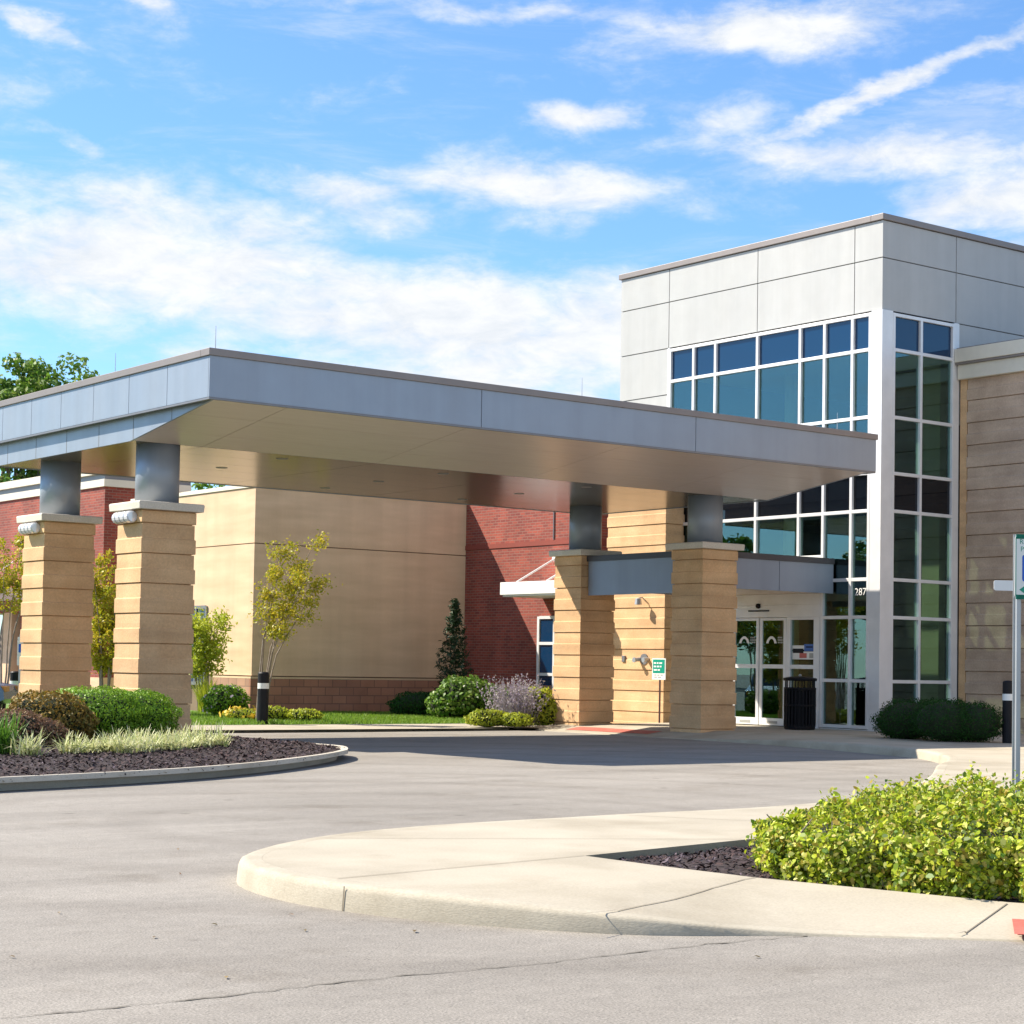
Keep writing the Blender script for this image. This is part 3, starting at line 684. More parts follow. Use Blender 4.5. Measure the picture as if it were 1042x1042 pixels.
# ------------------------------------------------------------------ glass tower
XT, YT = 30.63, 27.17
tw = thing('glass_tower', 'tall pale panelled entrance tower with a two-storey glazed corner', 'building', (XT, YT, 0))
TOP = 11.11
YE = 35.76
def frame_box(mb, plane, a0, a1, z0, z1, dep0, dep1, m=0):
    """plane 'x': wall X=XT (a along Y), outwards -X ; plane 'y': wall Y=YT (a along X), outwards -Y"""
    if plane == 'x': mb.box(XT-dep1, a0, z0, XT-dep0, a1, z1, m)
    else: mb.box(a0, YT-dep1, z0, a1, YT-dep0, z1, m)
# wall panels
mb = MB(); g2 = .012
def tpanels(plane, cuts_a, cuts_z):
    for a0, a1 in zip(cuts_a[:-1], cuts_a[1:]):
        for z0, z1 in zip(cuts_z[:-1], cuts_z[1:]): frame_box(mb, plane, a0+g2, a1-g2, z0+g2, z1-g2, -.03, 0, 0)
tpanels('x', [YT+.03-g2, 27.97, 30.94, 33.96, YE], [9.17, 10.30, TOP])
tpanels('x', [33.96, YE], [.15, 2.2, 3.4, 4.6, 5.76, 6.9, 8.04, 9.17])
tpanels('y', [XT-g2, 33.05], [9.17, 10.30, TOP]); tpanels('y', [33.05, 36.5, 40, 43.5], [6.9, 8.04, 9.17, 10.30, TOP])
# backing core (leaves the glazed corner open)
mb.box(XT+.035, YT+.035, 9.19, 43.5, YE-.03, TOP-.02, 1); mb.box(XT+.035, 33.98, 0, 43.5, YE-.03, 9.19, 1); mb.box(33.07, YT+.035, 0, 43.5, YT+.22, 9.188, 1)
mb.build('wall', [M['tower_panel'], M['joint_mid']], tw)
mb = MB()
for (a, b, c, d) in ((XT-.05, YT-.05, 43.6, YT+.3), (XT-.05, YT+.3, XT+.3, YE+.05), (XT+.3, YE-.3, 43.6, YE+.05)): mb.box(a, b, TOP+.002, c, d, TOP+.135)
mb.build('coping', M['coping_tan'], tw, bevel=.01)
MB().box(XT+.3, YT+.3, TOP+.003, 43.5, YE-.3, TOP+.03).build('roof', M['roofing'], tw)
# window frames
ROWS = [.22, 1.21, 2.58, 3.39, 4.86, 5.67, 6.88, 8.34, 9.10]
YM = [27.47, 27.98, 28.80, 29.54, 30.89, 32.28, 33.03, 33.86]
fw = .036
def glazing(plane, ams, zs, name, skip=None):
    mb = MB()
    for i, a in enumerate(ams):
        if skip == i: continue
        zlo = zs[0]
        frame_box(mb, plane, a-fw, a+fw, zlo-fw, zs[-1]+fw, -.06, .05)
    for z in zs:
        for a0, a1 in zip(ams[:-1], ams[1:]): frame_box(mb, plane, a0+fw, a1-fw, z-fw, z+fw, -.06, .047)
    fr = mb.build(name, M['white_frame'], tw, bevel=.004)
    for a0, a1 in zip(ams[:-1], ams[1:]):
        for z0, z1 in zip(zs[:-1], zs[1:]):
            sp = z0 in (4.86, 8.34); mb = MB(); frame_box(mb, plane, a0+fw, a1-fw, z0+fw, z1-fw, .0-.024, -.012)
            mb.build('pane', M['spandrel'] if z0 == 8.34 else M['spandrel_reflected_dark'] if sp else M['glass'], fr)
    return fr
fr1 = glazing('x', YM[:3], ROWS, 'window')
fr2 = glazing('x', YM[2:], [3.92, 4.86, 5.67, 6.88, 8.34, 9.10], 'window', 0)
XMU = [30.97, 31.86, 32.93]
fr3 = glazing('y', XMU, ROWS, 'window')
# corner post, jambs and head trim
mb = MB()
mb.box(XT-.045, YT+.002, .15, XT+.08, YM[0]-fw-.002, 9.165); mb.build('corner_post', M['white_frame'], tw)
mb = MB(); mb.box(XT-.047, YT-.045, .15, XMU[0]-fw-.002, YT, 9.167); mb.build('corner_post', M['white_frame'], tw)
mb = MB(); mb.box(XMU[-1]+fw+.002, YT-.03, .15, 33.135, YT+.05, 9.165); mb.build('jamb', M['white_frame'], tw)
MB().box(XT-.03, YM[-1]+fw+.002, 3.2, XT+.05, 33.96, 9.165).build('jamb', M['white_frame'], tw)
mb = MB(); mb.box(XT-.02, YM[0]-.05, .0, XT+.06, YM[2]+.05, .17); mb.box(XMU[0]-.06, YT-.02, 0, XMU[-1]+.06, YT+.06, .17); mb.build('sill', M['white_frame'], tw)
# interior: floors, far walls, columns
mb = MB()
mb.box(XT+.1, YT+.1, .10, 43, 33.9, .155, 0)
mb.box(33.9, YT+.6, 4.95, 43, 33.9, 5.55, 2); mb.box(31.2, YT+.3, 4.98, 33.1, YT+.42, 5.5, 2); mb.box(XT+.6, 31.6, 4.95, 32.6, 33.9, 5.55, 2)
mb.box(XT+.12, YT+.12, 8.42, 43, 33.9, 8.46, 1)
mb.box(38.0, YT+.5, .155, 38.1, 33.9, 8.42, 2); mb.box(XT+.2, 33.8, .155, 43, 33.9, 8.42, 2)
mb.box(33.5, YT+.80, .156, 33.72, YT+1.30, 8.419, 1); mb.box(33.75, YT+1.6, .156, 33.85, YT+3.2, 8.419, 2)
mb.box(34.5, 29.0, .155, 36.0, 29.1, 2.5, 2); mb.box(33.6, 31.0, .155, 35.4, 31.9, 1.2, 2)
mb.build('interior', [M['floor_in'], M['wall_in'], M['dark_in']], tw)
for x, y in ((32.35, 28.6), (32.3, 31.4), (35.5, 28.6)):
    mb = MB(); mb.lathe((x, y, 0), [(.2, .155), (.2, 8.42)], 20); mb.build('column', M['wall_in'], tw, smooth=True)
# rusticated stone pier at the left end of the tower
mb = MB(); courses(mb, 30.02, 33.30, XT-.002, 35.45, .0, 7.0, .36+.497, 0); mb.build('stone_pier', M['stone'], tw, bevel=.006)
mb = MB(); mb.box(29.98, 33.26, 7.002, XT-.001, 35.49, 7.12); mb.build('pier_cap', M['cap'], tw)
# sliding doors under the link canopy
dr = MB(); zt = 2.60
def dbox(mb, a0, a1, z0, z1, d0=-.06, d1=.05, m=0): mb.box(XT-d1, a0, z0, XT-d0, a1, z1, m)
dbox(dr, 28.80+fw+.002, 33.3, zt, 3.12, -.1, .055); dbox(dr, 28.80+fw+.002, 33.3, 2.86, 2.875, .054, .065); dbox(dr, 28.85, 29.03, .15, zt-.002, -.1, .05)
dbox(dr, 29.74, 29.86, .15, zt-.002, -.08, .045); dbox(dr, 29.03, 29.74, 1.45, 1.54, -.08, .045); dbox(dr, 29.03, 29.74, .15, .31, -.08, .045)
dbox(dr, 29.03, 29.74, zt-.06, zt-.002, -.08, .044); dbox(dr, 33.2, 33.3, .15, zt-.002, -.08, .045); dbox(dr, 32.45, 32.55, .15, zt-.002, -.08, .045); dbox(dr, 32.55, 33.2, .15, .31, -.08, .044)
door = dr.build('door_frame', M['white_frame'], tw, bevel=.004)
for a0, a1, z0, z1 in ((29.03, 29.74, .31, 1.45), (29.03, 29.74, 1.54, zt-.06), (32.55, 33.2, .31, zt-.01)):
    mb = MB(); dbox(mb, a0, a1, z0, z1, -.02, -.008); mb.build('pane', M['glass'], door)
for a0, a1 in ((29.87, 30.70), (30.73, 31.57), (31.6, 32.44)):
    mb = MB(); s = .085
    dbox(mb, a0, a0+s, .17, zt-.01, .0, .042); dbox(mb, a1-s, a1, .17, zt-.01, 0, .042)
    dbox(mb, a0+s, a1-s, .17, .33, 0, .041); dbox(mb, a0+s, a1-s, zt-.07, zt-.01, 0, .041); dbox(mb, a0+s, a1-s, 1.45, 1.54, 0, .041)
    dbox(mb, a0+.25, a1-.25, .21, .27, .0411, .046, 1)
    lf = mb.build('sliding_door', [M['white_frame'], M['decal_grey']], tw, bevel=.003)
    for z0, z1 in ((.33, 1.45), (1.54, zt-.07)):
        mb = MB(); dbox(mb, a0+s, a1-s, z0, z1, .012, .022); mb.build('pane', M['glass'], lf)
    # white arched mark and three fine lines of lettering on the glass
    if a0 < 31.0:
        mb = MB(); cy_ = a1-s-.27; cz = 2.10; x_ = XT-.0245
        arch = [(-.17, -.085), (-.135, -.005), (-.085, .045), (-.03, .075), (.03, .075), (.085, .045), (.135, -.005), (.17, -.085)]
        lo_ = [(-.09, -.085), (-.075, -.03), (-.05, .0), (-.02, .015), (.02, .015), (.05, .0), (.075, -.03), (.09, -.085)]
        mb.add([(x_, cy_-a, cz+b) for a, b in arch]+[(x_, cy_-a, cz+b) for a, b in lo_], [(k, k+1, 9+k, 8+k) for k in range(7)], 0)
        mb.build('logo_decal', M['decal_white'], lf); mb = MB()
        for i, (w0, w1) in enumerate(((.20, .33), (.20, .38), (.20, .36))):
            zz = cz+.045-i*.055; x0_ = w0
            while x0_ < w1:
                ww = random.uniform(.03, .055)
                mb.box(x_-.002, cy_-x0_-ww, zz-.017, x_, cy_-x0_, zz+.017, 1); x0_ += ww+.012
        mb.build('lettering', [M['decal_white'], M['decal_grey']], lf)
# posters stuck on the side light
mb = MB(); x_ = XT+.006
mb.box(x_-.002, 29.06, 1.84, x_, 29.36, 2.0, 2); mb.box(x_-.002, 29.36, 1.88, x_, 29.72, 1.97, 0); mb.box(x_-.002, 29.06, 1.66, x_, 29.72, 1.835, 0)
mb.box(x_-.004, 29.38, 1.80, x_-.0022, 29.70, 1.90, 4); mb.box(x_-.004, 29.28, 1.69, x_-.0022, 29.5, 1.80, 3); mb.box(x_-.004, 29.1, 1.92, x_-.0022, 29.3, 1.95, 4); mb.box(x_-.004, 29.08, 1.69, x_-.0022, 29.2, 1.80, 1)
mb.build('window_poster', [M['decal_white'], M['decal_grey'], M['decal_blue'], M['decal_red'], M['black']], door)
# motion sensor over the doors
mb = MB(); dbox(mb, 30.4, 31.05, 2.735, 2.765, .056, .075); mb.lathe((XT-.07, 30.73, 2.86), [(.0, -.06), (.05, -.04), (.065, 0), (.05, .05), (0, .06)], 14); mb.build('door_sensor', M['black'], door)
# street number on the narrow corner pane
text_mesh('street_number', '287', .225, (XT+.0095, 27.725, 3.12), (0, -1, 0), (0, 0, 1), M['decal_white'], fr1)
# wall lamp and hose connection on the pier
wl = thing('wall_lamp', 'small grey wall lamp under the low canopy on the stone pier', 'lamp', (30.02, 34.0, 3.02))
mb = MB(); mb.lathe((29.80, 34.0, 2.98), [(.02, .1), (.07, .08), (.09, -.06), (.0, -.07)], 14); mb.build('lamp_shade', M['galv'], wl)
mb = MB(); mb.tube([(30.03, 34.0, 3.02), (29.92, 34.0, 3.10), (29.80, 34.0, 3.07)], [.015]*3, 7); mb.build('bracket', M['galv'], wl)
fc = thing('hose_connection', 'round chrome fire hose connection on the stone pier beside the green sign', 'hose connection', (30.02, 34.05, 1.62))
mb = MB()
for dy in (.13, -.13):
    mb = MB(); mb.cyl((30.05, 34.0+dy, 1.62), (29.86, 34.0+dy*1.3, 1.60), .05, .05, 14); mb.cyl((29.86, 34.0+dy*1.3, 1.60), (29.83, 34.0+dy*1.3, 1.60), .065, .06, 14); mb.build('outlet', M['galv'], fc)
mb = MB(); mb.cyl((30.06, 34.0, 1.62), (30.0, 34.0, 1.62), .13, .13, 20); mb.build('plate', M['silver_dark'], fc)
kb = thing('wall_switch', 'tiny grey push plate left of the hose connection on the pier', 'switch', (30.02, 34.75, 1.62))
MB().box(29.99, 34.69, 1.55, 30.04, 34.80, 1.70).build('plate', M['silver_dark'], kb, bevel=.006)

# ------------------------------------------------------------------ stone wing at the right
wg = thing('stone_wing', 'brown banded stone wing with pale cornice right of the glass tower', 'building', (36, 20, 0))
XW = 33.14
mb = MB(); courses(mb, XW, 12.0, 40.0, YT-.24, .0, 7.90, .46, 0); mb.build('wall', M['stone_wing'], wg, bevel=.006)
MB().box(XW+.02, YT-.239, 0, 40, YT-.05, 7.90).build('corner_trim', M['stone'], wg)
mb = MB()
def corn(z0, z1, out, m): mb.box(XW-out, 12.0-out, z0, 40, YT-.06, z1, m)
corn(7.902, 8.22, .10, 0); corn(8.222, 8.27, .17, 1); corn(8.272, 8.57, .20, 0); corn(8.572, 8.60, .14, 1)
mb.build('cornice', [M['cream'], M['coping_tan']], wg, bevel=.008)

# ------------------------------------------------------------------ buff stone building, brick middle wing, brick left wing
bb = thing('buff_stone_building', 'smooth buff stone block with brown base course behind the canopy', 'building', (22.39, 39.39, 0))
XC, YC, ZTB = 22.39, 39.39, 5.56
mb = MB(); gz = .012
zs = [1.06, 4.22, ZTB]
for z0, z1 in zip(zs[:-1], zs[1:]):
    mb.box(XC, YC, z0+gz, 28.599, 46, z1-gz, 0)
mb.box(XC+.03, YC+.03, 0, 28.595, 45.9, ZTB-.02, 1)
mb.box(XC-.05, YC-.05, 1.0, 28.598, YC-.0005, 1.045, 0); mb.box(XC-.05, YC-.0005, 1.0, XC-.0005, 41.2, 1.045, 0)
mb.build('wall', [M['tan'], M['tan_joint']], bb)
MB().box(XC-.05, YC-.05, 0, 28.40, YC+.028, .995).build('base_course', M['block_y'], bb)
MB().box(XC-.05, YC+.0285, 0, XC+.028, 41.2, .995).build('base_course', M['block_x'], bb)
mb = MB(); mb.box(XC-.03, YC-.03, ZTB, 28.599, YC+.4, ZTB+.10); mb.box(XC-.03, YC+.4, ZTB, XC+.4, 46, ZTB+.10); mb.build('coping', M['cream'], bb, bevel=.008)
MB().box(XC+.4, YC+.4, ZTB-.015, 28.59, 46, ZTB+.0).build('roof', M['roofing'], bb)
mb = MB(); x_ = XC
for a, b in ((41.62, 41.70), (42.15, 42.21), (42.56, 42.64)): mb.box(x_-.04, a, .85, x_+.05, b, 2.75)
for a, b in ((.80, .88), (2.2, 2.26), (2.69, 2.77)): mb.box(x_-.038, 41.70, a, x_+.05, 42.56, b)
w_ = mb.build('window', M['silver_dark'], bb); MB().box(x_-.012, 41.70, .88, x_-.004, 42.56, 2.70).build('pane', M['spandrel'], w_)

bm_ = thing('brick_middle_wing', 'red brick wall with white awning and narrow window beside the stone pier', 'building', (28.6, 36, 0))
MB().box(28.602, 34.9, .95, 36, 46, 4.36).build('wall', M['brick_x'], bm_)
MB().box(28.602, 34.9, 4.475, 36, 46, 5.75).build('wall', M['brick_x'], bm_)
MB().box(28.58, 34.89, 4.361, 36, 46, 4.474).build('band', M['brick_band'], bm_)
MB().box(28.57, 34.89, 0, 36, 46, .949).build('base_course', M['block_x'], bm_)
mb = MB()
for a, b in ((36.22, 36.30), (35.62, 35.68), (35.0, 35.06)): mb.box(28.55, a, .75, 28.62, b, 2.62)
for a, b in ((.70, .79), (1.18, 1.25), (1.93, 2.0), (2.56, 2.63)): mb.box(28.552, 35.06, a, 28.62, 36.22, b)
w_ = mb.build('window', M['white_frame'], bm_); MB().box(28.585, 35.06, .79, 28.595, 36.22, 2.56).build('pane', M['spandrel'], w_)
mb = MB(); mb.box(27.32, 33.9, 3.10, 28.6, 36.2, 3.40, 0); mb.box(27.36, 33.95, 3.06, 28.55, 36.15, 3.099, 0)
aw = mb.build('awning', M['white_paint'], bm_, bevel=.01)
for y in (35.7, 34.55):
    mb = MB(); mb.cyl((28.6, y, 4.02), (27.45, y, 3.41), .025, .025, 8); mb.cyl((28.62, y, 4.02), (28.56, y, 4.02), .07, .07, 10); mb.build('tie_rod', M['white_paint'], aw)
mb = MB(); mb.cyl((28.58, 35.75, 4.48), (28.58, 35.75, 5.7), .018, .018, 6); mb.build('conduit', M['silver_dark'], bm_)

bl = thing('brick_left_wing', 'low red brick wing with cream cornice and awning at far left', 'building', (20.06, 42.69, 0))
XB2, YB2 = 20.06, 42.69
MB().box(XB2, YB2+.001, .95, 22.388, 47.6, 5.62).build('wall', M['brick_x'], bl)
MB().box(XB2+.0, YB2-.012, .95, 22.388, YB2, 5.62).build('wall', M['brick_y'], bl)
MB().box(XB2-.03, YB2-.03, 0, 22.388, 47.6, .949).build('base_course', M['tan'], bl)
MB().box(XB2+1.4, 47.6, 0, 24, 50.0, 5.62).build('wall', M['brick_x'], bl)
MB().box(XB2, 47.6, 2.60, XB2+.35, 58, 5.62).build('wall', M['brick_x'], bl)
MB().box(XB2, 48.2, 0, XB2+.34, 48.75, 2.60).build('pilaster', M['tan'], bl)
MB().box(XB2+1.2, 49.0, 0, XB2+1.38, 50.0, 2.6).build('door', M['blackmetal'], bl)
MB().box(XB2+.36, 47.6, 2.62, XB2+1.4, 58, 2.7).build('soffit', M['white_paint'], bl)
mb = MB()
for z0, z1, o, m in ((5.622, 5.80, .05, 0), (5.802, 5.93, .02, 1), (5.932, 6.12, .10, 0)): mb.box(XB2-o, YB2-o-.012, z0, 22.38, 58, z1, m)
mb.build('cornice', [M['cream'], M['silver_dark']], bl)
MB().box(XB2+.3, YB2+.3, 6.121, 22.3, 58, 6.14).build('roof', M['roofing'], bl)
mb = MB(); mb.box(XB2-1.1, 47.2, 2.92, XB2-.001, 56, 3.22); aw = mb.build('awning', M['white_paint'], bl, bevel=.01)
for y in (48.2, 50.5):
    mb = MB(); mb.cyl((XB2, y, 3.95), (XB2-1.0, y, 3.22), .025, .025, 8); mb.build('tie_rod', M['white_paint'], aw)

# these blocks stand further back than they were drawn: move and size them about the survey point
def set_back(t, s):
    t.location = Vector((0, 0, H))+(t.location-Vector((0, 0, H)))*s; t.scale = (s, s, s)
set_back(bb, 1.063); set_back(bm_, 1.063); set_back(bl, 1.22)
# ------------------------------------------------------------------ street furniture
def bollard(label, x, y, z0, h, r=.115, group='black bollards with a pale reflective band'):
    t = thing('bollard', label, 'bollard', (x, y, z0), group)
    mb = MB(); mb.lathe((x, y, z0), [(r, -.05), (r, h-.36)], 20); mb.lathe((x, y, z0), [(r, h-.24), (r, h-.03), (r*.8, h), (0, h+.005)], 20); mb.build('sleeve', M['black'], t, smooth=False)
    mb = MB(); mb.lathe((x, y, z0), [(r*1.02, h-.36), (r*1.02, h-.24)], 20); mb.build('reflective_band', M['sign_white'], t)
bp = at(268.5, 41.0); bollard('leaning-looking black bollard on the lawn in front of the slender yellow tree', bp[0], bp[1]-.0, .06, 1.12, .122)
bp = at(16, 48); bollard('far black bollard beside the blue car left of the pillars', bp[0], bp[1], 0.05, 1.0, .13)
bp = at(1026, 34.6); bollard('black bollard against the stone wing behind the parking sign post', bp[0], bp[1], .14, 1.15, .10)

bn = onZ(809.5, 741.8, .15); tx, ty = 29.52, 28.40
tr = thing('litter_bin', 'black slatted round litter bin standing before the glass doors', 'bin', (tx, ty, .15))
mb = MB(); mb.lathe((tx, ty, .15), [(.30, .0), (.33, .02), (.33, .10), (.29, .11), (.29, .84)], 28)
for i in range(26):
    a = 2*math.pi*i/26; c, s = math.cos(a), math.sin(a)
    mb.cyl((tx+.32*c, ty+.32*s, .22), (tx+.32*c, ty+.32*s, 1.02), .022, .022, 5)
mb.lathe((tx, ty, .15), [(.345, .50), (.345, .54)], 28); mb.build('body', M['blackmetal'], tr)
mb = MB(); mb.lathe((tx, ty, .15), [(.345, .86), (.345, .90), (.29, .90), (.29, .87)], 28)
for i in range(14):
    a = 2*math.pi*i/14; mb.cyl((tx+.31*math.cos(a), ty+.31*math.sin(a), 1.04), (tx+.31*math.cos(a), ty+.31*math.sin(a), 1.20), .012, .012, 5)
mb.lathe((tx, ty, .15), [(.35, 1.04), (.36, 1.06), (.36, 1.10), (.20, 1.13), (0, 1.14)], 28); mb.build('lid', M['blackmetal'], tr)
mb = MB(); mb.lathe((tx, ty, 1.29), [(.03, 0), (.035, .03), (0, .05)], 10); mb.build('knob', M['galv'], tr)

gs = thing('green_sign', 'small green and white notice on a thin brown post at the stone pier', 'sign', (29.72, 33.42, .15))
gx, gy = 29.72, 33.12
MB().cyl((gx+.02, gy, .1), (gx+.02, gy, 1.5), .022, .022, 8).build('post', M['brown_post'], gs)
mb = MB(); mb.box(gx-.02, gy-.235, 1.14, gx-.005, gy+.235, 1.64); pnl = mb.build('panel', M['sign_white'], gs, bevel=.004)
mb = MB(); mb.box(gx-.0235, gy-.205, 1.295, gx-.0205, gy+.205, 1.615); mb.build('green_field', M['green_sign'], pnl)
mb = MB(); x_ = gx-.0265
for z, ws in ((1.53, (.08, .06, .10)), (1.45, (.08, .09, .05)), (1.37, (.11, .08))):
    y = gy+.17
    for w in ws: mb.box(x_, y-w, z-.018, x_+.002, y, z+.018); y -= w+.025
mb.build('lettering', M['sign_white'], pnl); mb = MB()
for z, ws in ((1.25, (.08, .08, .08)), (1.20, (.10, .11))):
    y = gy+.16
    for w in ws: mb.box(x_+.005, y-w, z-.014, x_+.007, y, z+.014, 1); y -= w+.03
mb.build('small_print', [M['sign_white'], M['decal_grey']], pnl)

def parking_sign(label, base, z0, ztop, pw, rotv, tilt_plate=None, name='parking_sign'):
    t = thing(name, label, 'sign', (base[0], base[1], z0))
    fx = Vector((math.cos(rotv), math.sin(rotv), 0))       # sign's reading direction
    nrm = Vector((math.sin(rotv), -math.cos(rotv), 0))     # towards the reader
    B = Vector((base[0], base[1], 0))
    mb = MB()
    # hat-section steel post
    pr = [(-.032, 0), (-.018, 0), (-.014, .026), (.014, .026), (.018, 0), (.032, 0), (.032, -.004), (.017, -.004), (.012, .022), (-.012, .022), (-.017, -.004), (-.032, -.004)]
    mb.rings([[B+fx*a+nrm*b+Vector((0, 0, z)) for a, b in pr] for z in (z0-.05, ztop)]); mb.build('post', M['galv'], t)
    return t, B, fx, nrm
base = at(1034.6, 14.0)
rv = math.atan2(CM[0][1], CM[0][0])+.18
ps, B, fx, nrm = parking_sign('tall accessible parking sign on a galvanised post rising behind the bright hedge', base, .10, 2.44, .3, rv)
def plate(name, mat, parent, cx, cz, w, h, off, th=.004, bev=.006):
    c = B+fx*cx+nrm*off; mb = MB(); r = min(.02, w*.1); q = []
    for sx_, sz_, a0 in ((1, 1, 0), (-1, 1, 90), (-1, -1, 180), (1, -1, 270)):
        for k in range(4):
            a = R(a0+k*30); q.append((sx_*(w/2-r)+r*math.cos(a), sz_*(h/2-r)+r*math.sin(a)))
    mb.rings([[c+fx*a+nrm*o+Vector((0, 0, cz+b)) for a, b in q] for o in (0, th)]); return mb.build(name, mat, parent)
pp = plate('sign_panel', M['sign_white'], ps, .118, 2.20, .305, .46, .030)
for (cx, cz, w, h) in ((.118, 2.424, .29, .006), (.118, 1.976, .29, .006), (-.027, 2.2, .006, .44), (.263, 2.2, .006, .44)): plate('border', M['green_sign'], pp, cx, cz, w, h, .0342, .001)
pb = plate('symbol', M['blue_sign'], pp, .118, 2.19, .19, .20, .0345, .001)
c = B+fx*.118+nrm*.0365
mb = MB(); P_ = lambda a, b: c+fx*a+Vector((0, 0, 2.19+b))
mb.cyl(P_(-.01, .065), P_(-.01, .065)+nrm*.001, .014, .014, 10)
def bar(a0, b0, a1, b1, w):
    p, q = P_(a0, b0), P_(a1, b1); d = (q-p).normalized(); s = d.cross(nrm)*w/2; mb.add([p-s, q-s, q+s, p+s], [(0, 1, 2, 3)])
bar(-.01, .05, -.004, -.01, .018); bar(-.006, .015, .035, .012, .012); bar(-.006, -.008, .035, -.010, .014); bar(.032, -.008, .05, -.06, .014); bar(.046, -.058, .066, -.052, .012)
for k in range(14):
    a0, a1 = R(110+k*16), R(110+(k+1)*16); bar(.0+.045*math.cos(a0), -.03+.045*math.sin(a0), .045*math.cos(a1), -.03+.045*math.sin(a1), .012)
mb.build('wheelchair_mark', M['sign_white'], pb)
text_mesh('lettering', 'RESERVED', .052, B+fx*.118+nrm*.0352+Vector((0, 0, 2.385)), fx, (0, 0, 1), M['green_sign'], pp)
text_mesh('lettering', 'PARKING', .052, B+fx*.118+nrm*.0352+Vector((0, 0, 2.330)), fx, (0, 0, 1), M['green_sign'], pp)
mb = MB()
a, b_ = B+fx*.0+nrm*.0352+Vector((0, 0, 2.03)), B+fx*.236+nrm*.0352+Vector((0, 0, 2.03)); u = Vector((0, 0, 1))
mb.add([a-u*.008+fx*.04, b_-u*.008-fx*.04, b_+u*.008-fx*.04, a+u*.008+fx*.04], [(0, 1, 2, 3)]); mb.add([a, a+fx*.045+u*.03, a+fx*.045-u*.03], [(0, 2, 1)]); mb.add([b_, b_-fx*.045+u*.03, b_-fx*.045-u*.03], [(0, 1, 2)])
mb.build('arrow', M['green_sign'], pp)
# a white wayfinding plate seen edge-on left of the post stands further back
wb = at(1022, 18.5)
ws_, B2, fx2, nrm2 = parking_sign('small white plate on a post half hidden behind the accessible parking sign', at(1035.5, 18.5), .12, 2.36, .3, rv)
B = B2; fx, nrm = fx2, nrm2
plate('sign_panel', M['sign_white'], ws_, -.155, 2.27, .225, .10, .03)
# accessible sign far left
bs = at(20.5, 44); ls, B, fx, nrm = parking_sign('white accessible parking sign seen left of the rear stone pillar', bs, .1, 1.95, .3, rv+.3)
pp = plate('sign_panel', M['sign_white'], ls, 0, 1.55, .16, .66, .03); plate('symbol', M['blue_sign'], pp, 0, 1.62, .11, .2, .0345, .001)

# car at the left edge
cx0, cy0, _ = at(14, 45)
car = thing('parked_car', 'blue-grey parked car just entering the left edge of the picture', 'car', (cx0, cy0, 0))
def car_pt(l, w, z): return (cx0-.93*l*.8-.0+.6*0+w*.6*0+(-l*.0), cy0, z)
ud = Vector((-.80, .60, 0)); wd = Vector((.60, .80, 0)); C0 = Vector((cx0, cy0, 0))
def cp(l, w, z): return C0+ud*l+wd*w+Vector((0, 0, z))
mb = MB()
body = [(.0, .42), (.02, .62), (.10, .74), (.9, .86), (1.1, .90), (3.6, .95), (4.2, .92), (4.35, .7), (4.35, .40), (4.1, .28), (.3, .28)]
mb.rings([[cp(l, w*s, z) for l, z in body] for w, s in ((-.82, .96), (-.80, 1), (.80, 1), (.82, .96))]); body_o = mb.build('body', M['car_paint'], car, bevel=.02)
cab = [(1.0, .88), (1.75, 1.38), (2.2, 1.46), (3.2, 1.45), (3.9, 1.15), (4.1, .93)]
mb = MB(); mb.rings([[cp(l, w, z if z < 1 else z) for l, z in cab] for w in (-.70, .70)]); mb.build('cabin', M['car_glass'], car)
mb = MB(); roof = [(1.72, 1.40), (2.2, 1.485), (3.2, 1.475), (3.6, 1.32), (3.55, 1.30), (3.2, 1.44), (2.2, 1.45), (1.78, 1.38)]
mb.rings([[cp(l, w, z) for l, z in roof] for w in (-.71, .71)])
for w in (-.71, .71): mb.tube([cp(1.02, w, .9), cp(1.75, w, 1.40)], [.03, .03], 6); mb.tube([cp(2.6, w, .93), cp(2.6, w, 1.45)], [.03, .03], 6); mb.tube([cp(3.6, w, 1.3), cp(4.05, w, .95)], [.04, .04], 6)
mb.build('roof', M['car_paint'], car)
for l in (.85, 3.45):
    for w in (-.80, .80):
        mb = MB(); mb.cyl(cp(l, w-.09, .32), cp(l, w+.09, .32), .32, .32, 22); wh = mb.build('tyre', M['rubber'], car)
        mb = MB(); mb.cyl(cp(l, w-.1, .32), cp(l, w+.1, .32), .20, .20, 16); mb.build('rim', M['galv'], wh)
for w in (-.6, .6):
    mb = MB(); mb.box(-.1, -.15, -.06, .08, .15, .06); mb.v = [tuple(cp(.07+x, w+y, .66+z)) for x, y, z in mb.v]; mb.build('headlight', M['amber'], car)

# ------------------------------------------------------------------ plants
# bright hedge in the foreground bed
HP = [(8.74, 8.66), (8.50, 8.25), (8.62, 7.5), (8.96, 6.86), (9.6, 5.9), (10.5, 5.2), (11.1, 6.2), (10.9, 7.4), (10.85, 8.4), (11.05, 9.2), (11.1, 9.75), (10.6, 9.68), (9.84, 9.25), (9.2, 8.95)]
hd = thing('hedge', 'broad bright yellow-green hedge filling the mulch bed at lower right', 'hedge', (11, 8, .1))
def hz(P):
    d = dist_poly(P, HP); h = .505*(1-np.exp(-d/.25))
    h *= 1-.20*np.exp(-((P[:, 0]-8.4)**2+(P[:, 1]-8.5)**2)/.5)
    bumps = .07*np.sin(P[:, 0]*4.1+1.3)*np.sin(P[:, 1]*3.7+.4)+.05*np.sin(P[:, 0]*8.3+P[:, 1]*6.9)+.035*np.sin(P[:, 0]*15-P[:, 1]*13)
    return h, d, bumps*np.clip(d/.3, 0, 1)
n = 125000
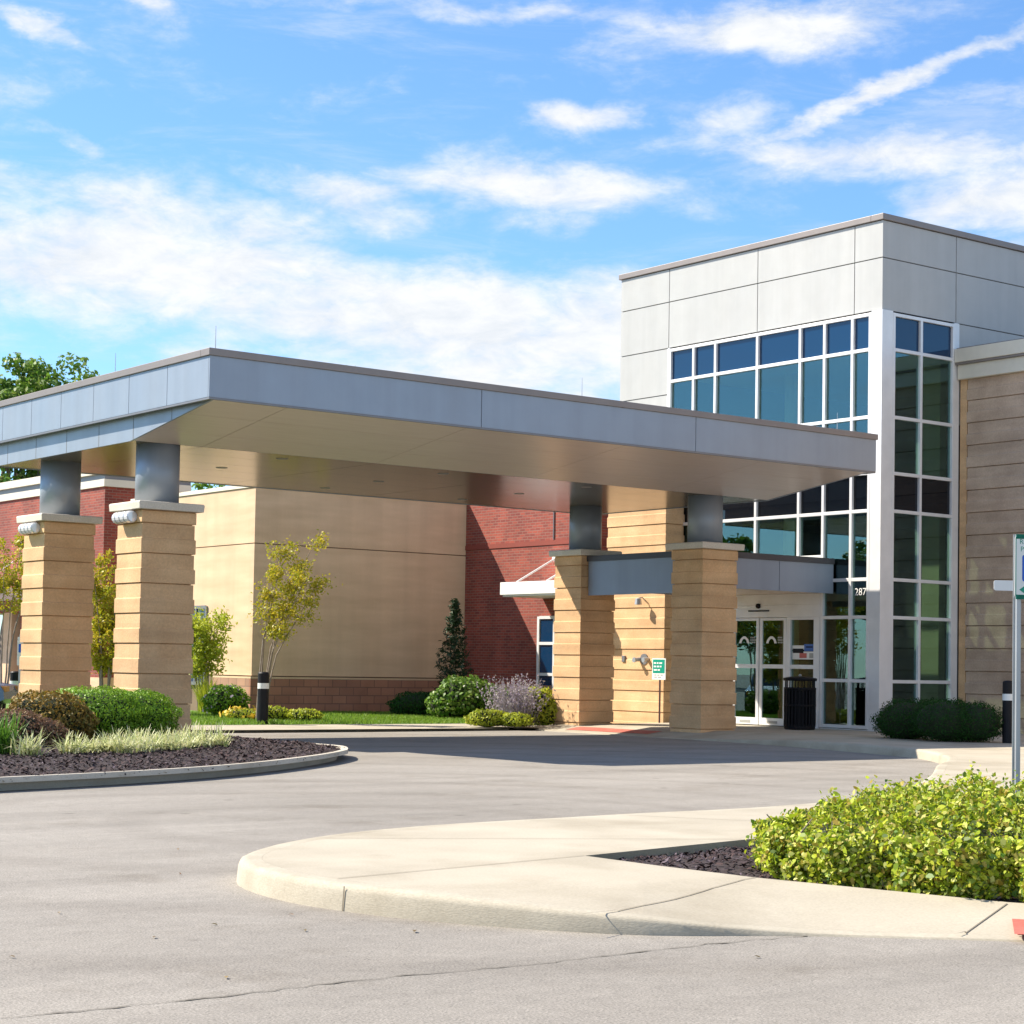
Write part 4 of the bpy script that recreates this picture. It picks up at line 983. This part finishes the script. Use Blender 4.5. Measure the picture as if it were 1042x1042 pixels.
P = rng.uniform((8.2, 4.8), (16, 10.7), (n*3, 2)); P = P[inpoly_np(P, HP)]
w = np.clip(.52+.95*np.sin(P[:, 0]*21+2*np.sin(P[:, 1]*13))*np.sin(P[:, 1]*19+2*np.sin(P[:, 0]*11)), .02, 1); P = P[rng.random(len(P)) < w][:n]
h, d, bu = hz(P); u = rng.random(len(P))
z = .10+(h+bu)*(1-.85*u**2.2)
e = 1e-2; hx = (hz(P+[e, 0])[0]-h)/e; hy = (hz(P+[0, e])[0]-h)/e
bu = bu+.03*np.sin(P[:, 0]*21+2*np.sin(P[:, 1]*13))*np.sin(P[:, 1]*19+2*np.sin(P[:, 0]*11)); z = .10+(h+bu)*(1-.85*u**2.2)
Nn = np.c_[-hx, -hy, np.ones(len(P))]; Nn /= np.linalg.norm(Nn, axis=1, keepdims=True)
Cc = np.c_[P+rng.normal(0, .025, P.shape), z]
quads_obj('foliage', leaf_quads(Cc, Nn*.8, .037*rng.uniform(.55, 1.45, len(Cc)), .66, .9), M['hedge_leaf'], hd)
# side skin so that the front face is well leaved
k = []
for i in range(len(HP)):
    a = np.array(HP[i]); b2 = np.array(HP[(i+1) % len(HP)]); ln = np.linalg.norm(b2-a); m_ = int(ln*4200)
    tt = rng.random(m_)[:, None]; q = a+(b2-a)*tt; nn = np.array([b2[1]-a[1], -(b2[0]-a[0])])/ln
    if inpoly((a+b2)/2+nn*.05, HP): nn = -nn
    hin = hz(q-nn*.30)[0]; zz = .11+rng.random(m_)*hin*.95; wob = .07*np.sin(tt[:, 0]*ln*6)+.05*np.sin(tt[:, 0]*ln*13+zz*9)-((zz-.28)**2)*.9
    k.append((np.c_[q+nn*(wob-.02+rng.normal(0, .04, m_))[:, None], zz], np.tile([nn[0], nn[1], .5], (m_, 1))))
quads_obj('foliage', leaf_quads(np.concatenate([a for a, _ in k]), np.concatenate([b for _, b in k]), .037*rng.uniform(.55, 1.45, sum(len(a) for a, _ in k)), .66, .9), M['hedge_leaf'], hd)
# sprigs standing above the surface
ns = 4200; P = rng.uniform((8.3, 5.2), (14, 10.4), (ns*2, 2)); P = P[inpoly_np(P, HP)][:ns]; h, d, bu = hz(P); sp = []
for q, hh in zip(P, .10+h+bu):
    L_ = random.choice((.03, .05, .07, .12)); a = random.uniform(0, 6.28); tl = random.uniform(0, .05)
    for j in range(5):
        u = j/4; sp.append((q[0]+tl*u*math.cos(a)+random.gauss(0, .014), q[1]+tl*u*math.sin(a)+random.gauss(0, .014), hh-.02+L_*u))
sp = np.array(sp); quads_obj('foliage', leaf_quads(sp, np.tile([0, 0, .6], (len(sp), 1)), .036, .6, 1.0), M['hedge_leaf'], hd)
mb = MB()
for i in range(170):
    a = rng.uniform((8.4, 5.5), (13, 10), 2)
    if inpoly(a, HP): mb.tube([(a[0], a[1], .08), (a[0]+random.gauss(0, .08), a[1]+random.gauss(0, .08), .3), (a[0]+random.gauss(0, .15), a[1]+random.gauss(0, .15), .46)], [.010, .008, .004], 5)
mb.build('stem', M['trunk'], hd)
mb = MB()      # solid dark core that closes the inside
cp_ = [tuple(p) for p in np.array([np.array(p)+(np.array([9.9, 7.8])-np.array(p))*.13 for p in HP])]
mb.rings([[(x, y, .09) for x, y in cp_], [(x, y, .30) for x, y in cp_], [(x+(9.9-x)*.10, y+(7.8-y)*.10, .40) for x, y in cp_]]); mb.build('dark_core', plain('hedge_core', (.022, .032, .012), .95), hd)

# clipped dark shrubs at the foot of the tower
b1 = at(926, 36.0, .14); b2 = at(974, 35.0, .14)
shrub('clipped_shrub', 'rounded dark green clipped shrub touching the glass tower corner', 'shrub', b1, [(0, 0, .36, .66, .66, .44), (.0, .2, .3, .55, .55, .36)], 13000, .034, M['dark_leaf'], 'clipped shrubs at the tower')
shrub('clipped_shrub', 'wider dark green clipped shrub beside the black bollard at the stone wing', 'shrub', b2, [(-.15, .15, .38, .66, .66, .45), (.22, -.20, .36, .62, .62, .42)], 15000, .034, M['dark_leaf'], 'clipped shrubs at the tower')
# island shrubs
def isl(px_, dist): 
    p = at(px_, dist); return (p[0], p[1], float(zisl(np.array([p[:2]]))[0])-.01)
shrub('clipped_shrub', 'clipped bright green mound left of the front pillar foot', 'shrub', isl(97, 27.2), [(0, 0, .34, .80, .72, .42)], 16000, .036, M['box_leaf'], 'clipped green mounds on the island', jitter=.5)
shrub('clipped_shrub', 'clipped bright green mound overlapping the base of the front pillar', 'shrub', isl(136, 27.6), [(0, 0, .34, .70, .62, .40)], 15000, .036, M['box_leaf'], 'clipped green mounds on the island', jitter=.5)
shrub('bronze_shrub', 'bronze-brown rounded shrub left of the green mounds', 'shrub', isl(49, 26.0), [(0, 0, .30, .62, .55, .42), (.2, -.1, .24, .45, .45, .32)], 9000, .05, M['brown_leaf'], jitter=.8)
shrub('purple_shrub', 'low purple-red shrub in front of the bronze shrub at left', 'shrub', isl(14, 24.4), [(0, 0, .20, .48, .5, .30), (.36, -.1, .16, .34, .36, .22)], 6500, .045, M['purple_leaf'], jitter=.8)
dl = isl(4, 22.6); blade_clump('daylily_clump', 'green strap-leaved clump at the left edge of the island', 'plant', dl, 170, .5, .022, M['daylily'], .8)
lp0 = isl(30, 22.4); blade_clump('liriope_clump', 'lone pale variegated grass clump left of the long row', 'plant', lp0, 130, .34, .018, M['liriope'], 1.15)
row = [(74, 23.1), (92, 23.4), (110, 23.6), (128, 23.5), (145, 24.0), (160, 24.5), (176, 24.7), (192, 25.1), (208, 25.6), (224, 26.0), (118, 24.3), (152, 25.1), (184, 25.8), (138, 24.6), (168, 25.4), (200, 26.3)]
protos = []
for i, (px_, dd) in enumerate(row):
    p = isl(px_, dd); lab = 'pale variegated grass clump in the row before the front stone pillar'; grp = 'variegated grass clumps in the row'
    if i < 3: protos.append(blade_clump('liriope_clump', lab, 'plant', p, 105, .31, .020, M['liriope'], 1.2, grp))
    else:
        c_ = copy_tree(protos[i % 3]); c_.location = p; c_.rotation_euler = (0, 0, i*1.7); c_.scale = (1, 1, random.uniform(.85, 1.2))
# lawn planting by the buff building
def lw(px_, dist): 
    p = at(px_, dist); return (p[0], p[1], float(zl(np.array([p[:2]]))[0])-.01)
blade_clump('grass_clump', 'tall yellow-green grass clump at the corner window', 'plant', lw(211, 46.5), 300, .95, .02, M['lime_leaf'], .6)
shrub('flowering_shrub', 'round dark shrub with pink blossoms at the buff wall corner', 'shrub', lw(231, 44.5), [(0, 0, .38, .55, .53, .42)], 3500, .07, M['box_leaf'], extra=(M['pink'], 60, .09, 'blossom'))
shrub('flower_patch', 'low patch of golden flowers beside the bollard', 'plant', lw(249, 42.6), [(0, 0, .12, .5, .35, .16)], 1200, .06, M['lime_leaf'], extra=(M['goldfl'], 90, .10, 'blossom'))
shrub('low_hedge', 'low lime-green hedge strip right of the bollard', 'hedge', lw(294, 42.6), [(-.28, .2, .16, .45, .35, .2), (.3, -.2, .14, .45, .35, .18)], 2600, .06, M['lime_leaf'])
shrub('clipped_shrub', 'dark rounded shrub against the brown base course', 'shrub', lw(427, 47.6), [(0, 0, .30, .85, .6, .36)], 6000, .05, M['dark_leaf'])
shrub('flowering_shrub', 'dark glossy shrub dotted with white blossoms below the conifer', 'shrub', lw(474, 46.2), [(0, 0, .55, .8, .7, .55), (.5, -.3, .45, .55, .55, .45), (-.4, .2, .38, .5, .5, .42)], 5200, .11, M['tree_leaf'], extra=(M['whitefl'], 70, .06, 'blossom'))
# russian sage: thin wands
sb = lw(526, 42.2); sg = thing('lavender_bush', 'airy grey-lavender flowering bush before the brick wall', 'shrub', sb)
Q = []; Fq = []
for i in range(260):
    a = random.uniform(0, 6.283); l_ = random.uniform(.6, 1.25); o_ = random.uniform(.1, .75)
    p0 = np.array([sb[0]+random.gauss(0, .22), sb[1]+random.gauss(0, .22), sb[2]]); dv = np.array([math.cos(a)*o_, math.sin(a)*o_, 1.0]); dv /= np.linalg.norm(dv)
    sd = np.array([-math.sin(a), math.cos(a), 0])*.006; p1 = p0+dv*l_
    Q.append([p0-sd, p0+sd, p1+sd*.4, p1-sd*.4])
    for k in range(9): Fq.append(p0+dv*l_*random.uniform(.45, 1.0)+np.array([random.gauss(0, .02) for _ in range(3)]))
quads_obj('stem', np.array(Q), M['lav'], sg); Fq = np.array(Fq); quads_obj('blossom', leaf_quads(Fq, np.tile([0, 0, .2], (len(Fq), 1)), .06, .6, 1), M['lav'], sg)
shrub('bushy_shrub', 'yellow-green upright shrub beside the sunlit rear pillar', 'shrub', lw(550, 42.6), [(0, 0, .40, .42, .42, .5), (.15, -.1, .3, .4, .4, .34)], 3200, .08, M['lime_leaf'])
shrub('bushy_shrub', 'low yellow-green shrub at the lawn edge below the white-blossomed shrub', 'shrub', lw(497, 41.6), [(0, 0, .16, .55, .4, .22), (.5, -.35, .14, .4, .4, .18)], 2800, .07, M['lime_leaf'])
# little white post light by the brick wall
pb_ = lw(533, 47.5); pl2 = thing('path_light', 'small pale path light at the foot of the brick wall', 'lamp', pb_)
mb = MB(); mb.cyl((pb_[0], pb_[1], pb_[2]), (pb_[0], pb_[1], pb_[2]+.78), .03, .03, 8); mb.build('post', M['galv'], pl2)
mb = MB(); mb.lathe((pb_[0], pb_[1], pb_[2]+.72), [(.10, 0), (.13, .03), (.04, .12), (0, .13)], 14); mb.build('hood', M['galv'], pl2)

def limb(mb, p0, p1, r0, r1, wob=.08, n=5):
    p0, p1 = np.array(p0, float), np.array(p1, float); ln = np.linalg.norm(p1-p0); pts = []
    for i in range(n+1):
        u = i/n; pts.append(p0+(p1-p0)*u+rng.normal(0, wob*ln*.35*math.sin(math.pi*u)+1e-6, 3))
    mb.tube(pts, [r0+(r1-r0)*i/n for i in range(n+1)], 6); return pts
def slender_tree(name, label, base, height, spread, nleaf, leafmat_, lsize, stems=5, lean=(0, 0), leafstart=.35, group=None):
    t = thing(name, label, 'tree', base, group); mb = MB(); leaves = []
    base = np.array(base)
    for s in range(stems):
        a = 2*math.pi*s/stems+random.uniform(-.4, .4); e = base+np.array([math.cos(a)*spread*random.uniform(.35, .9)+lean[0], math.sin(a)*spread*random.uniform(.35, .9)+lean[1], height*random.uniform(.72, 1.0)])
        st = base+np.array([math.cos(a)*.06, math.sin(a)*.06, 0]); md_ = st+(e-st)*np.array([.26, .26, .5]); pts = limb(mb, st, md_, .028, .016, .02, 4); pts = pts[:-1]+limb(mb, md_, e, .016, .006, .03, 4)
        for j in range(2, 9):
            if j/8 < leafstart-.1: continue
            for q in range(3):
                a2 = random.uniform(0, 6.28); le = pts[j]+np.array([math.cos(a2), math.sin(a2), random.uniform(.1, .8)])*random.uniform(.15, .48)*spread*1.45
                sub = limb(mb, pts[j], le, .007, .002, .1, 3)
                for pt in sub[1:]:
                    m_ = int(nleaf/(stems*60)*random.choice([.1, .6, 1, 1.8])); leaves.append(pt+rng.normal(0, .085, (m_, 3)))
    mb.build('trunk', M['trunk_pale'], t)
    lv = np.concatenate(leaves); quads_obj('crown', leaf_quads(lv, np.tile([0, 0, .5], (len(lv), 1)), lsize, .6, 1.0), leafmat_, t)
    return t
tp = lw(265, 42.2); slender_tree('ornamental_tree', 'slender multi-stemmed yellow-leaved tree against the shaded buff wall', tp, 4.0, .58, 9500, M['yellow_leaf'], .07, 6, (.60, -.42), .66)
tp = at(206, 47.0, -.02); slender_tree('ornamental_tree', 'small yellow-green tree casting its shadow on the sunlit buff wall', tp, 2.65, .75, 8000, M['lime_leaf'], .085, 5, (.0, 0), .5)
tp = at(107, 44.5, .0); slender_tree('ornamental_tree', 'yellowish tree seen in the gap between the two left pillars', tp, 3.7, .7, 8000, M['yellow_leaf'], .09, 5, (0, 0), .4)
tp = at(3, 45.5, .0); slender_tree('ornamental_tree', 'yellow-leaved tree left of the rear pillar by the brick wing', tp, 4.2, .95, 9000, M['yellow_leaf'], .09, 6, (0, 0), .75)
# conifer
cb = lw(462, 47.8); ct = thing('conifer', 'narrow dark conifer in the corner of buff wall and brick wall', 'tree', cb)
MB().tube([(cb[0], cb[1], cb[2]), (cb[0], cb[1], cb[2]+2.75)], [.05, .01], 7).build('trunk', M['trunk'], ct)
Lc = []; Nc = []
for i in range(150):
    u = (i/150)**.9; z = .2+2.75*u; r_ = (1-u)**.8*.66*random.uniform(.6, 1.15)+.03; a = i*2.39996
    m_ = int(12+34*r_); tt = rng.random(m_)[:, None]**.6
    e = np.array([math.cos(a)*r_, math.sin(a)*r_, .12*r_+random.uniform(-.05, .1)])
    Lc.append(np.array([cb[0], cb[1], cb[2]+z])+e*tt+rng.normal(0, .03, (m_, 3))); Nc.append(np.tile([e[0]*.3, e[1]*.3, .8], (m_, 1)))
quads_obj('crown', leaf_quads(np.concatenate(Lc), np.concatenate(Nc), .12, .28, .6), M['fir_leaf'], ct)

def big_tree(name, label, base, height, rad, nleaf, lsize, seed, group=None, mat=None, zc=.62):
    st = random.getstate(); random.seed(seed)
    t = thing(name, label, 'tree', base, group); base = np.array(base, float); mb = MB()
    top = base+np.array([0, 0, height*.5]); limb(mb, base, top, height*.032, height*.016, .03, 6)
    blobs = []
    for i in range(22):
        a = i*2.39996+random.uniform(-.3, .3); u = random.uniform(.0, 1); rr = rad*(.25+.65*math.sqrt(random.random()))*(1-.55*abs(u-.4))
        c = base+np.array([math.cos(a)*rr, math.sin(a)*rr, height*(.40+.50*u)]); blobs.append((c, rad*random.uniform(.24, .42)))
        limb(mb, base+np.array([0, 0, height*random.uniform(.28, .5)]), c, height*.010, height*.002, .10, 5)
    blobs.append((base+np.array([0, 0, height*.9]), rad*.34))
    mb.build('trunk', M['trunk'], t)
    Cs, Ds = [], []
    for c, r_ in blobs:
        # each bough is a cluster of smaller tufts
        for k in range(7):
            d = rng.normal(0, 1, 3); d /= np.linalg.norm(d); d[2] = d[2]*.8+.1
            cc, dd = blob_points(c+d*r_*.75, (r_*.42, r_*.42, r_*.34), max(6, int(nleaf/(len(blobs)*7)*random.uniform(.5, 1.5))), .3)
            Cs.append(cc); Ds.append(dd)
    C = np.concatenate(Cs); D = np.concatenate(Ds)
    quads_obj('crown', leaf_quads(C, D+[0, 0, .3], lsize, .65, .7), mat or M['tree_leaf'], t); random.setstate(st); return t
p = at(12, 84); big_tree('broadleaf_tree', 'tall leafy tree rising behind the brick wing at upper left', (p[0], p[1], 0), 15.2, 4.3, 18000, .26, 3)
p = at(6, 82); big_tree('broadleaf_tree', 'low dark tree peeping between canopy and brick wing at far left', (p[0], p[1], 0), 10.2, 3.4, 9000, .26, 5)
p = at(357, 92); big_tree('broadleaf_tree', 'distant tree whose tip shows above the middle of the canopy roof', (p[0], p[1], 0), 16.4, 4.0, 9000, .22, 9)
p = at(208, 88); big_tree('broadleaf_tree', 'green treetop just above the buff building roof', (p[0], p[1], 0), 9.9, 3.2, 7000, .26, 12)
# trees across the car park, mirrored in the glass
g_ = 'trees across the car park mirrored in the glass'
proto = big_tree('broadleaf_tree', 'leafy tree across the car park, seen mirrored in the tower glass', (-34, 78, 0), 10.5, 5.0, 9000, .34, 21, g_)
for i, (x, y, s) in enumerate(((-44, 92, 1.1), (-26, 92, .95), (-54, 80, 1.2), (-18, 105, 1.2), (-62, 96, 1.0), (-40, 110, 1.3), (-70, 70, 1.1), (-78, 50, 1.2), (-80, 30, 1.1), (-8, 112, 1.15), (-34, 100, .9))):
    c_ = copy_tree(proto); c_.location = (x, y, 0); c_.rotation_euler = (0, 0, i*1.3); c_.scale = (s, s, s*.95)

# fallen leaves and crumbs on the asphalt
P = np.array([onZ(x, y, 0)[:2] for x, y in ((422, 949), (296, 932), (310, 948), (12, 975), (230, 996), (157, 955), (183, 890), (181, 865), (60, 930), (218, 942), (565, 946), (770, 975))])
C = np.c_[P, np.full(len(P), .007)]; props(quads_obj('leaf_litter', leaf_quads(C, np.tile([0, 0, 1.], (len(P), 1)), .045, .5, .12), M['dry_leaf']), kind='stuff')

# ------------------------------------------------------------------ light
LD = Vector((.65, -.79, -1.0)).normalized()
SUN_E = math.asin(-LD.z); SUN_A = math.atan2(-LD.x, -LD.y)
ld = bpy.data.lights.new('sun', 'SUN'); ld.energy = 4.9; ld.angle = R(.53); ld.color = (1.0, .90, .755)
lo = bpy.data.objects.new('sun', ld); col.objects.link(lo); lo.rotation_euler = LD.to_track_quat('-Z', 'Y').to_euler(); lo.location = (-20, 40, 40)

w = bpy.data.worlds.new('World'); scene.world = w; w.use_nodes = True; nt = w.node_tree; nt.nodes.clear()
out = N(nt, 'ShaderNodeOutputWorld'); bg = N(nt, 'ShaderNodeBackground'); bg.inputs['Strength'].default_value = .092
L(nt, bg.outputs[0], out.inputs[0])
sky = N(nt, 'ShaderNodeTexSky'); sky.sky_type = 'NISHITA'; sky.sun_disc = False; sky.sun_elevation = SUN_E; sky.sun_rotation = SUN_A; sky.air_density = 1.0; sky.dust_density = .3; sky.ozone_density = 2.2
# clouds laid out by azimuth (U) and elevation (V)
tc = N(nt, 'ShaderNodeTexCoord')
def dot(v):
    n = N(nt, 'ShaderNodeVectorMath', operation='DOT_PRODUCT'); L(nt, tc.outputs['Generated'], n.inputs[0]); n.inputs[1].default_value = v; return n.outputs['Value']
def mth(op, a, b=None, c=None, clamp=False):
    n = N(nt, 'ShaderNodeMath', operation=op); n.use_clamp = clamp
    for i, v in enumerate((a, b, c)):
        if v is None: continue
        if isinstance(v, bpy.types.NodeSocket): L(nt, v, n.inputs[i])
        else: n.inputs[i].default_value = v
    return n.outputs[0]
ca, sa = math.cos(YAW), math.sin(YAW)
da = dot((sa, -ca, 0)); db = dot((ca, sa, 0)); dc = dot((0, 0, 1))
az = mth('ARCTAN2', da, db); el = mth('DIVIDE', dc, mth('MAXIMUM', mth('SQRT', mth('ADD', mth('MULTIPLY', da, da), mth('MULTIPLY', db, db))), .05))
U = mth('MULTIPLY_ADD', az, 19.24, 5.21); V = mth('MULTIPLY_ADD', el, -19.24, 6.78)     # hundreds of photo pixels
uv = N(nt, 'ShaderNodeCombineXYZ'); L(nt, U, uv.inputs[0]); L(nt, V, uv.inputs[1])
def wn(scale, sx_, sy_, detail, rough, off=0, rot=0, dist=0):
    mp = N(nt, 'ShaderNodeMapping'); mp.inputs['Scale'].default_value = (sx_, sy_, 1); mp.inputs['Location'].default_value = (off, off*.7, off*.3); mp.inputs['Rotation'].default_value = (0, 0, rot)
    L(nt, uv.outputs[0], mp.inputs[0]); n = N(nt, 'ShaderNodeTexNoise', Scale=scale, Detail=detail, Roughness=rough, Distortion=dist); L(nt, mp.outputs[0], n.inputs['Vector']); return n.outputs['Fac']
nv = wn(1.0, .30, 1.5, 7, .68, 5.7, .22, .6)
nz = wn(1.0, .55, 1.25, 9, .62, 3.1, .06, .35); nf = wn(2.6, .6, 1.3, 7, .65, 8.2, .1, .3)
wc = N(nt, 'ShaderNodeMapping'); wc.inputs['Scale'].default_value = (.9, 1.5, 1); L(nt, uv.outputs[0], wc.inputs[0])
wt = N(nt, 'ShaderNodeTexNoise', Scale=1.0, Detail=5, Roughness=.6); L(nt, wc.outputs[0], wt.inputs['Vector'])
wm = N(nt, 'ShaderNodeVectorMath', operation='MULTIPLY_ADD'); L(nt, wt.outputs['Color'], wm.inputs[0]); wm.inputs[1].default_value = (1.5, .62, 0); wm.inputs[2].default_value = (-.75, -.31, 0)
wa = N(nt, 'ShaderNodeVectorMath', operation='ADD'); L(nt, uv.outputs[0], wa.inputs[0]); L(nt, wm.outputs[0], wa.inputs[1])
def blob(cx, cy, rx, ry, rot, amp):
    s = N(nt, 'ShaderNodeVectorMath', operation='SUBTRACT'); L(nt, wa.outputs[0], s.inputs[0]); s.inputs[1].default_value = (cx, cy, 0)
    r = N(nt, 'ShaderNodeVectorRotate', rotation_type='Z_AXIS'); L(nt, s.outputs[0], r.inputs[0]); r.inputs['Angle'].default_value = -R(rot)
    d = N(nt, 'ShaderNodeVectorMath', operation='DIVIDE'); L(nt, r.outputs[0], d.inputs[0]); d.inputs[1].default_value = (rx, ry, 1)
    l = N(nt, 'ShaderNodeVectorMath', operation='LENGTH'); L(nt, d.outputs[0], l.inputs[0])
    m = N(nt, 'ShaderNodeMapRange', interpolation_type='SMOOTHSTEP'); L(nt, l.outputs['Value'], m.inputs['Value'])
    for k, v in (('From Min', .0), ('From Max', 1.3), ('To Min', amp), ('To Max', 0)): m.inputs[k].default_value = v
    return m.outputs[0]
BL = [(1.2, 2.75, 3.4, .95, 3, 1.0), (3.9, 3.3, 3.6, .95, 6, 1.0), (.9, 2.45, 2.2, .42, -6, .6), (6.2, 3.4, 2.0, 1.1, 0, .85), (5.3, 1.85, 2.3, .34, 4, .72), (3.5, 2.05, 1.3, .42, 12, .7),
      (7.9, .22, 2.2, .40, -4, .78), (5.85, 1.14, .82, .24, 0, .85), (9.0, .86, 2.7, .17, -22, .80), (7.2, 1.25, .7, .35, -20, .5), (8.9, 1.55, 2.4, .34, 3, .72), (10.2, 2.15, 1.4, .50, 5, .85), (5.3, 2.2, .9, .25, -3, .5),
      (.25, .45, .62, .14, 14, .62), (1.35, .06, .55, .18, 20, .6), (4.4, .02, 2.6, .16, 0, .5), (.6, 1.62, .6, .16, 24, .45), (7.0, 4.1, .8, .14, 0, .3), (12.5, 1.2, 3.2, 1.2, 0, .7), (14, 3.4, 5, 1.2, 0, .8), (-4, 2.5, 5, 1.6, 0, .85)]
tot = None
for b_ in BL: o_ = blob(*b_); tot = o_ if tot is None else mth('MAXIMUM', tot, o_)
# thinner scattered cloud for the rest of the sky
back = N(nt, 'ShaderNodeMapRange', interpolation_type='SMOOTHSTEP'); L(nt, db, back.inputs['Value'])
for k, v in (('From Min', -.55), ('From Max', .0), ('To Min', .45), ('To Max', 0)): back.inputs[k].default_value = v
tot = mth('MAXIMUM', tot, back.outputs[0])
dens = mth('ADD', mth('MULTIPLY', tot, 1.22), mth('ADD', mth('MULTIPLY_ADD', nz, 1.9, -.95), mth('MULTIPLY_ADD', nf, 1.0, -.50)))
cf = N(nt, 'ShaderNodeMapRange', interpolation_type='SMOOTHSTEP'); L(nt, dens, cf.inputs['Value'])
for k, v in (('From Min', .02), ('From Max', 1.12), ('To Min', 0), ('To Max', .97)): cf.inputs[k].default_value = v
SK, CLK = (1.25, 1.42, 1.42), 1.0
skyc = mixcol(nt, 1.0, sky.outputs[0], (.74, 1.0, 1.24), 'MULTIPLY')
cl = ramp(nt, nf, [(.30, (4.5, 4.75, 5.05)), (.62, (5.6, 5.65, 5.7))])
veil = N(nt, 'ShaderNodeMapRange', interpolation_type='SMOOTHSTEP'); L(nt, nv, veil.inputs['Value'])
for k, v in (('From Min', .46), ('From Max', .80), ('To Min', .0), ('To Max', .42)): veil.inputs[k].default_value = v
vis = mixcol(nt, mth('MAXIMUM', cf.outputs[0], veil.outputs[0]), skyc, cl.outputs[0])
L(nt, vis, bg.inputs['Color'])

# ------------------------------------------------------------------ camera and render settings
cd = bpy.data.cameras.new('camera'); co_ = bpy.data.objects.new('camera', cd); col.objects.link(co_); scene.camera = co_
cd.sensor_width = 36; cd.sensor_fit = 'HORIZONTAL'; cd.lens = 36*FPX/1042; cd.shift_x = 0; cd.shift_y = (CY-521)/1042; cd.clip_end = 2000; cd.clip_start = .1
mt = Matrix((Vector(CM[0]), Vector(-CM[1]), Vector(-CM[2]))).transposed().to_4x4(); mt.translation = (0, 0, H); co_.matrix_world = mt
scene.render.engine = 'CYCLES'
scene.view_settings.view_transform = 'Standard'; scene.view_settings.look = 'None'; scene.view_settings.gamma = 1; scene.view_settings.exposure = .98
scene.cycles.transparent_max_bounces = 16; scene.cycles.max_bounces = 8; scene.cycles.use_denoising = True
scene.render.resolution_x = 1024; scene.render.resolution_y = 1024
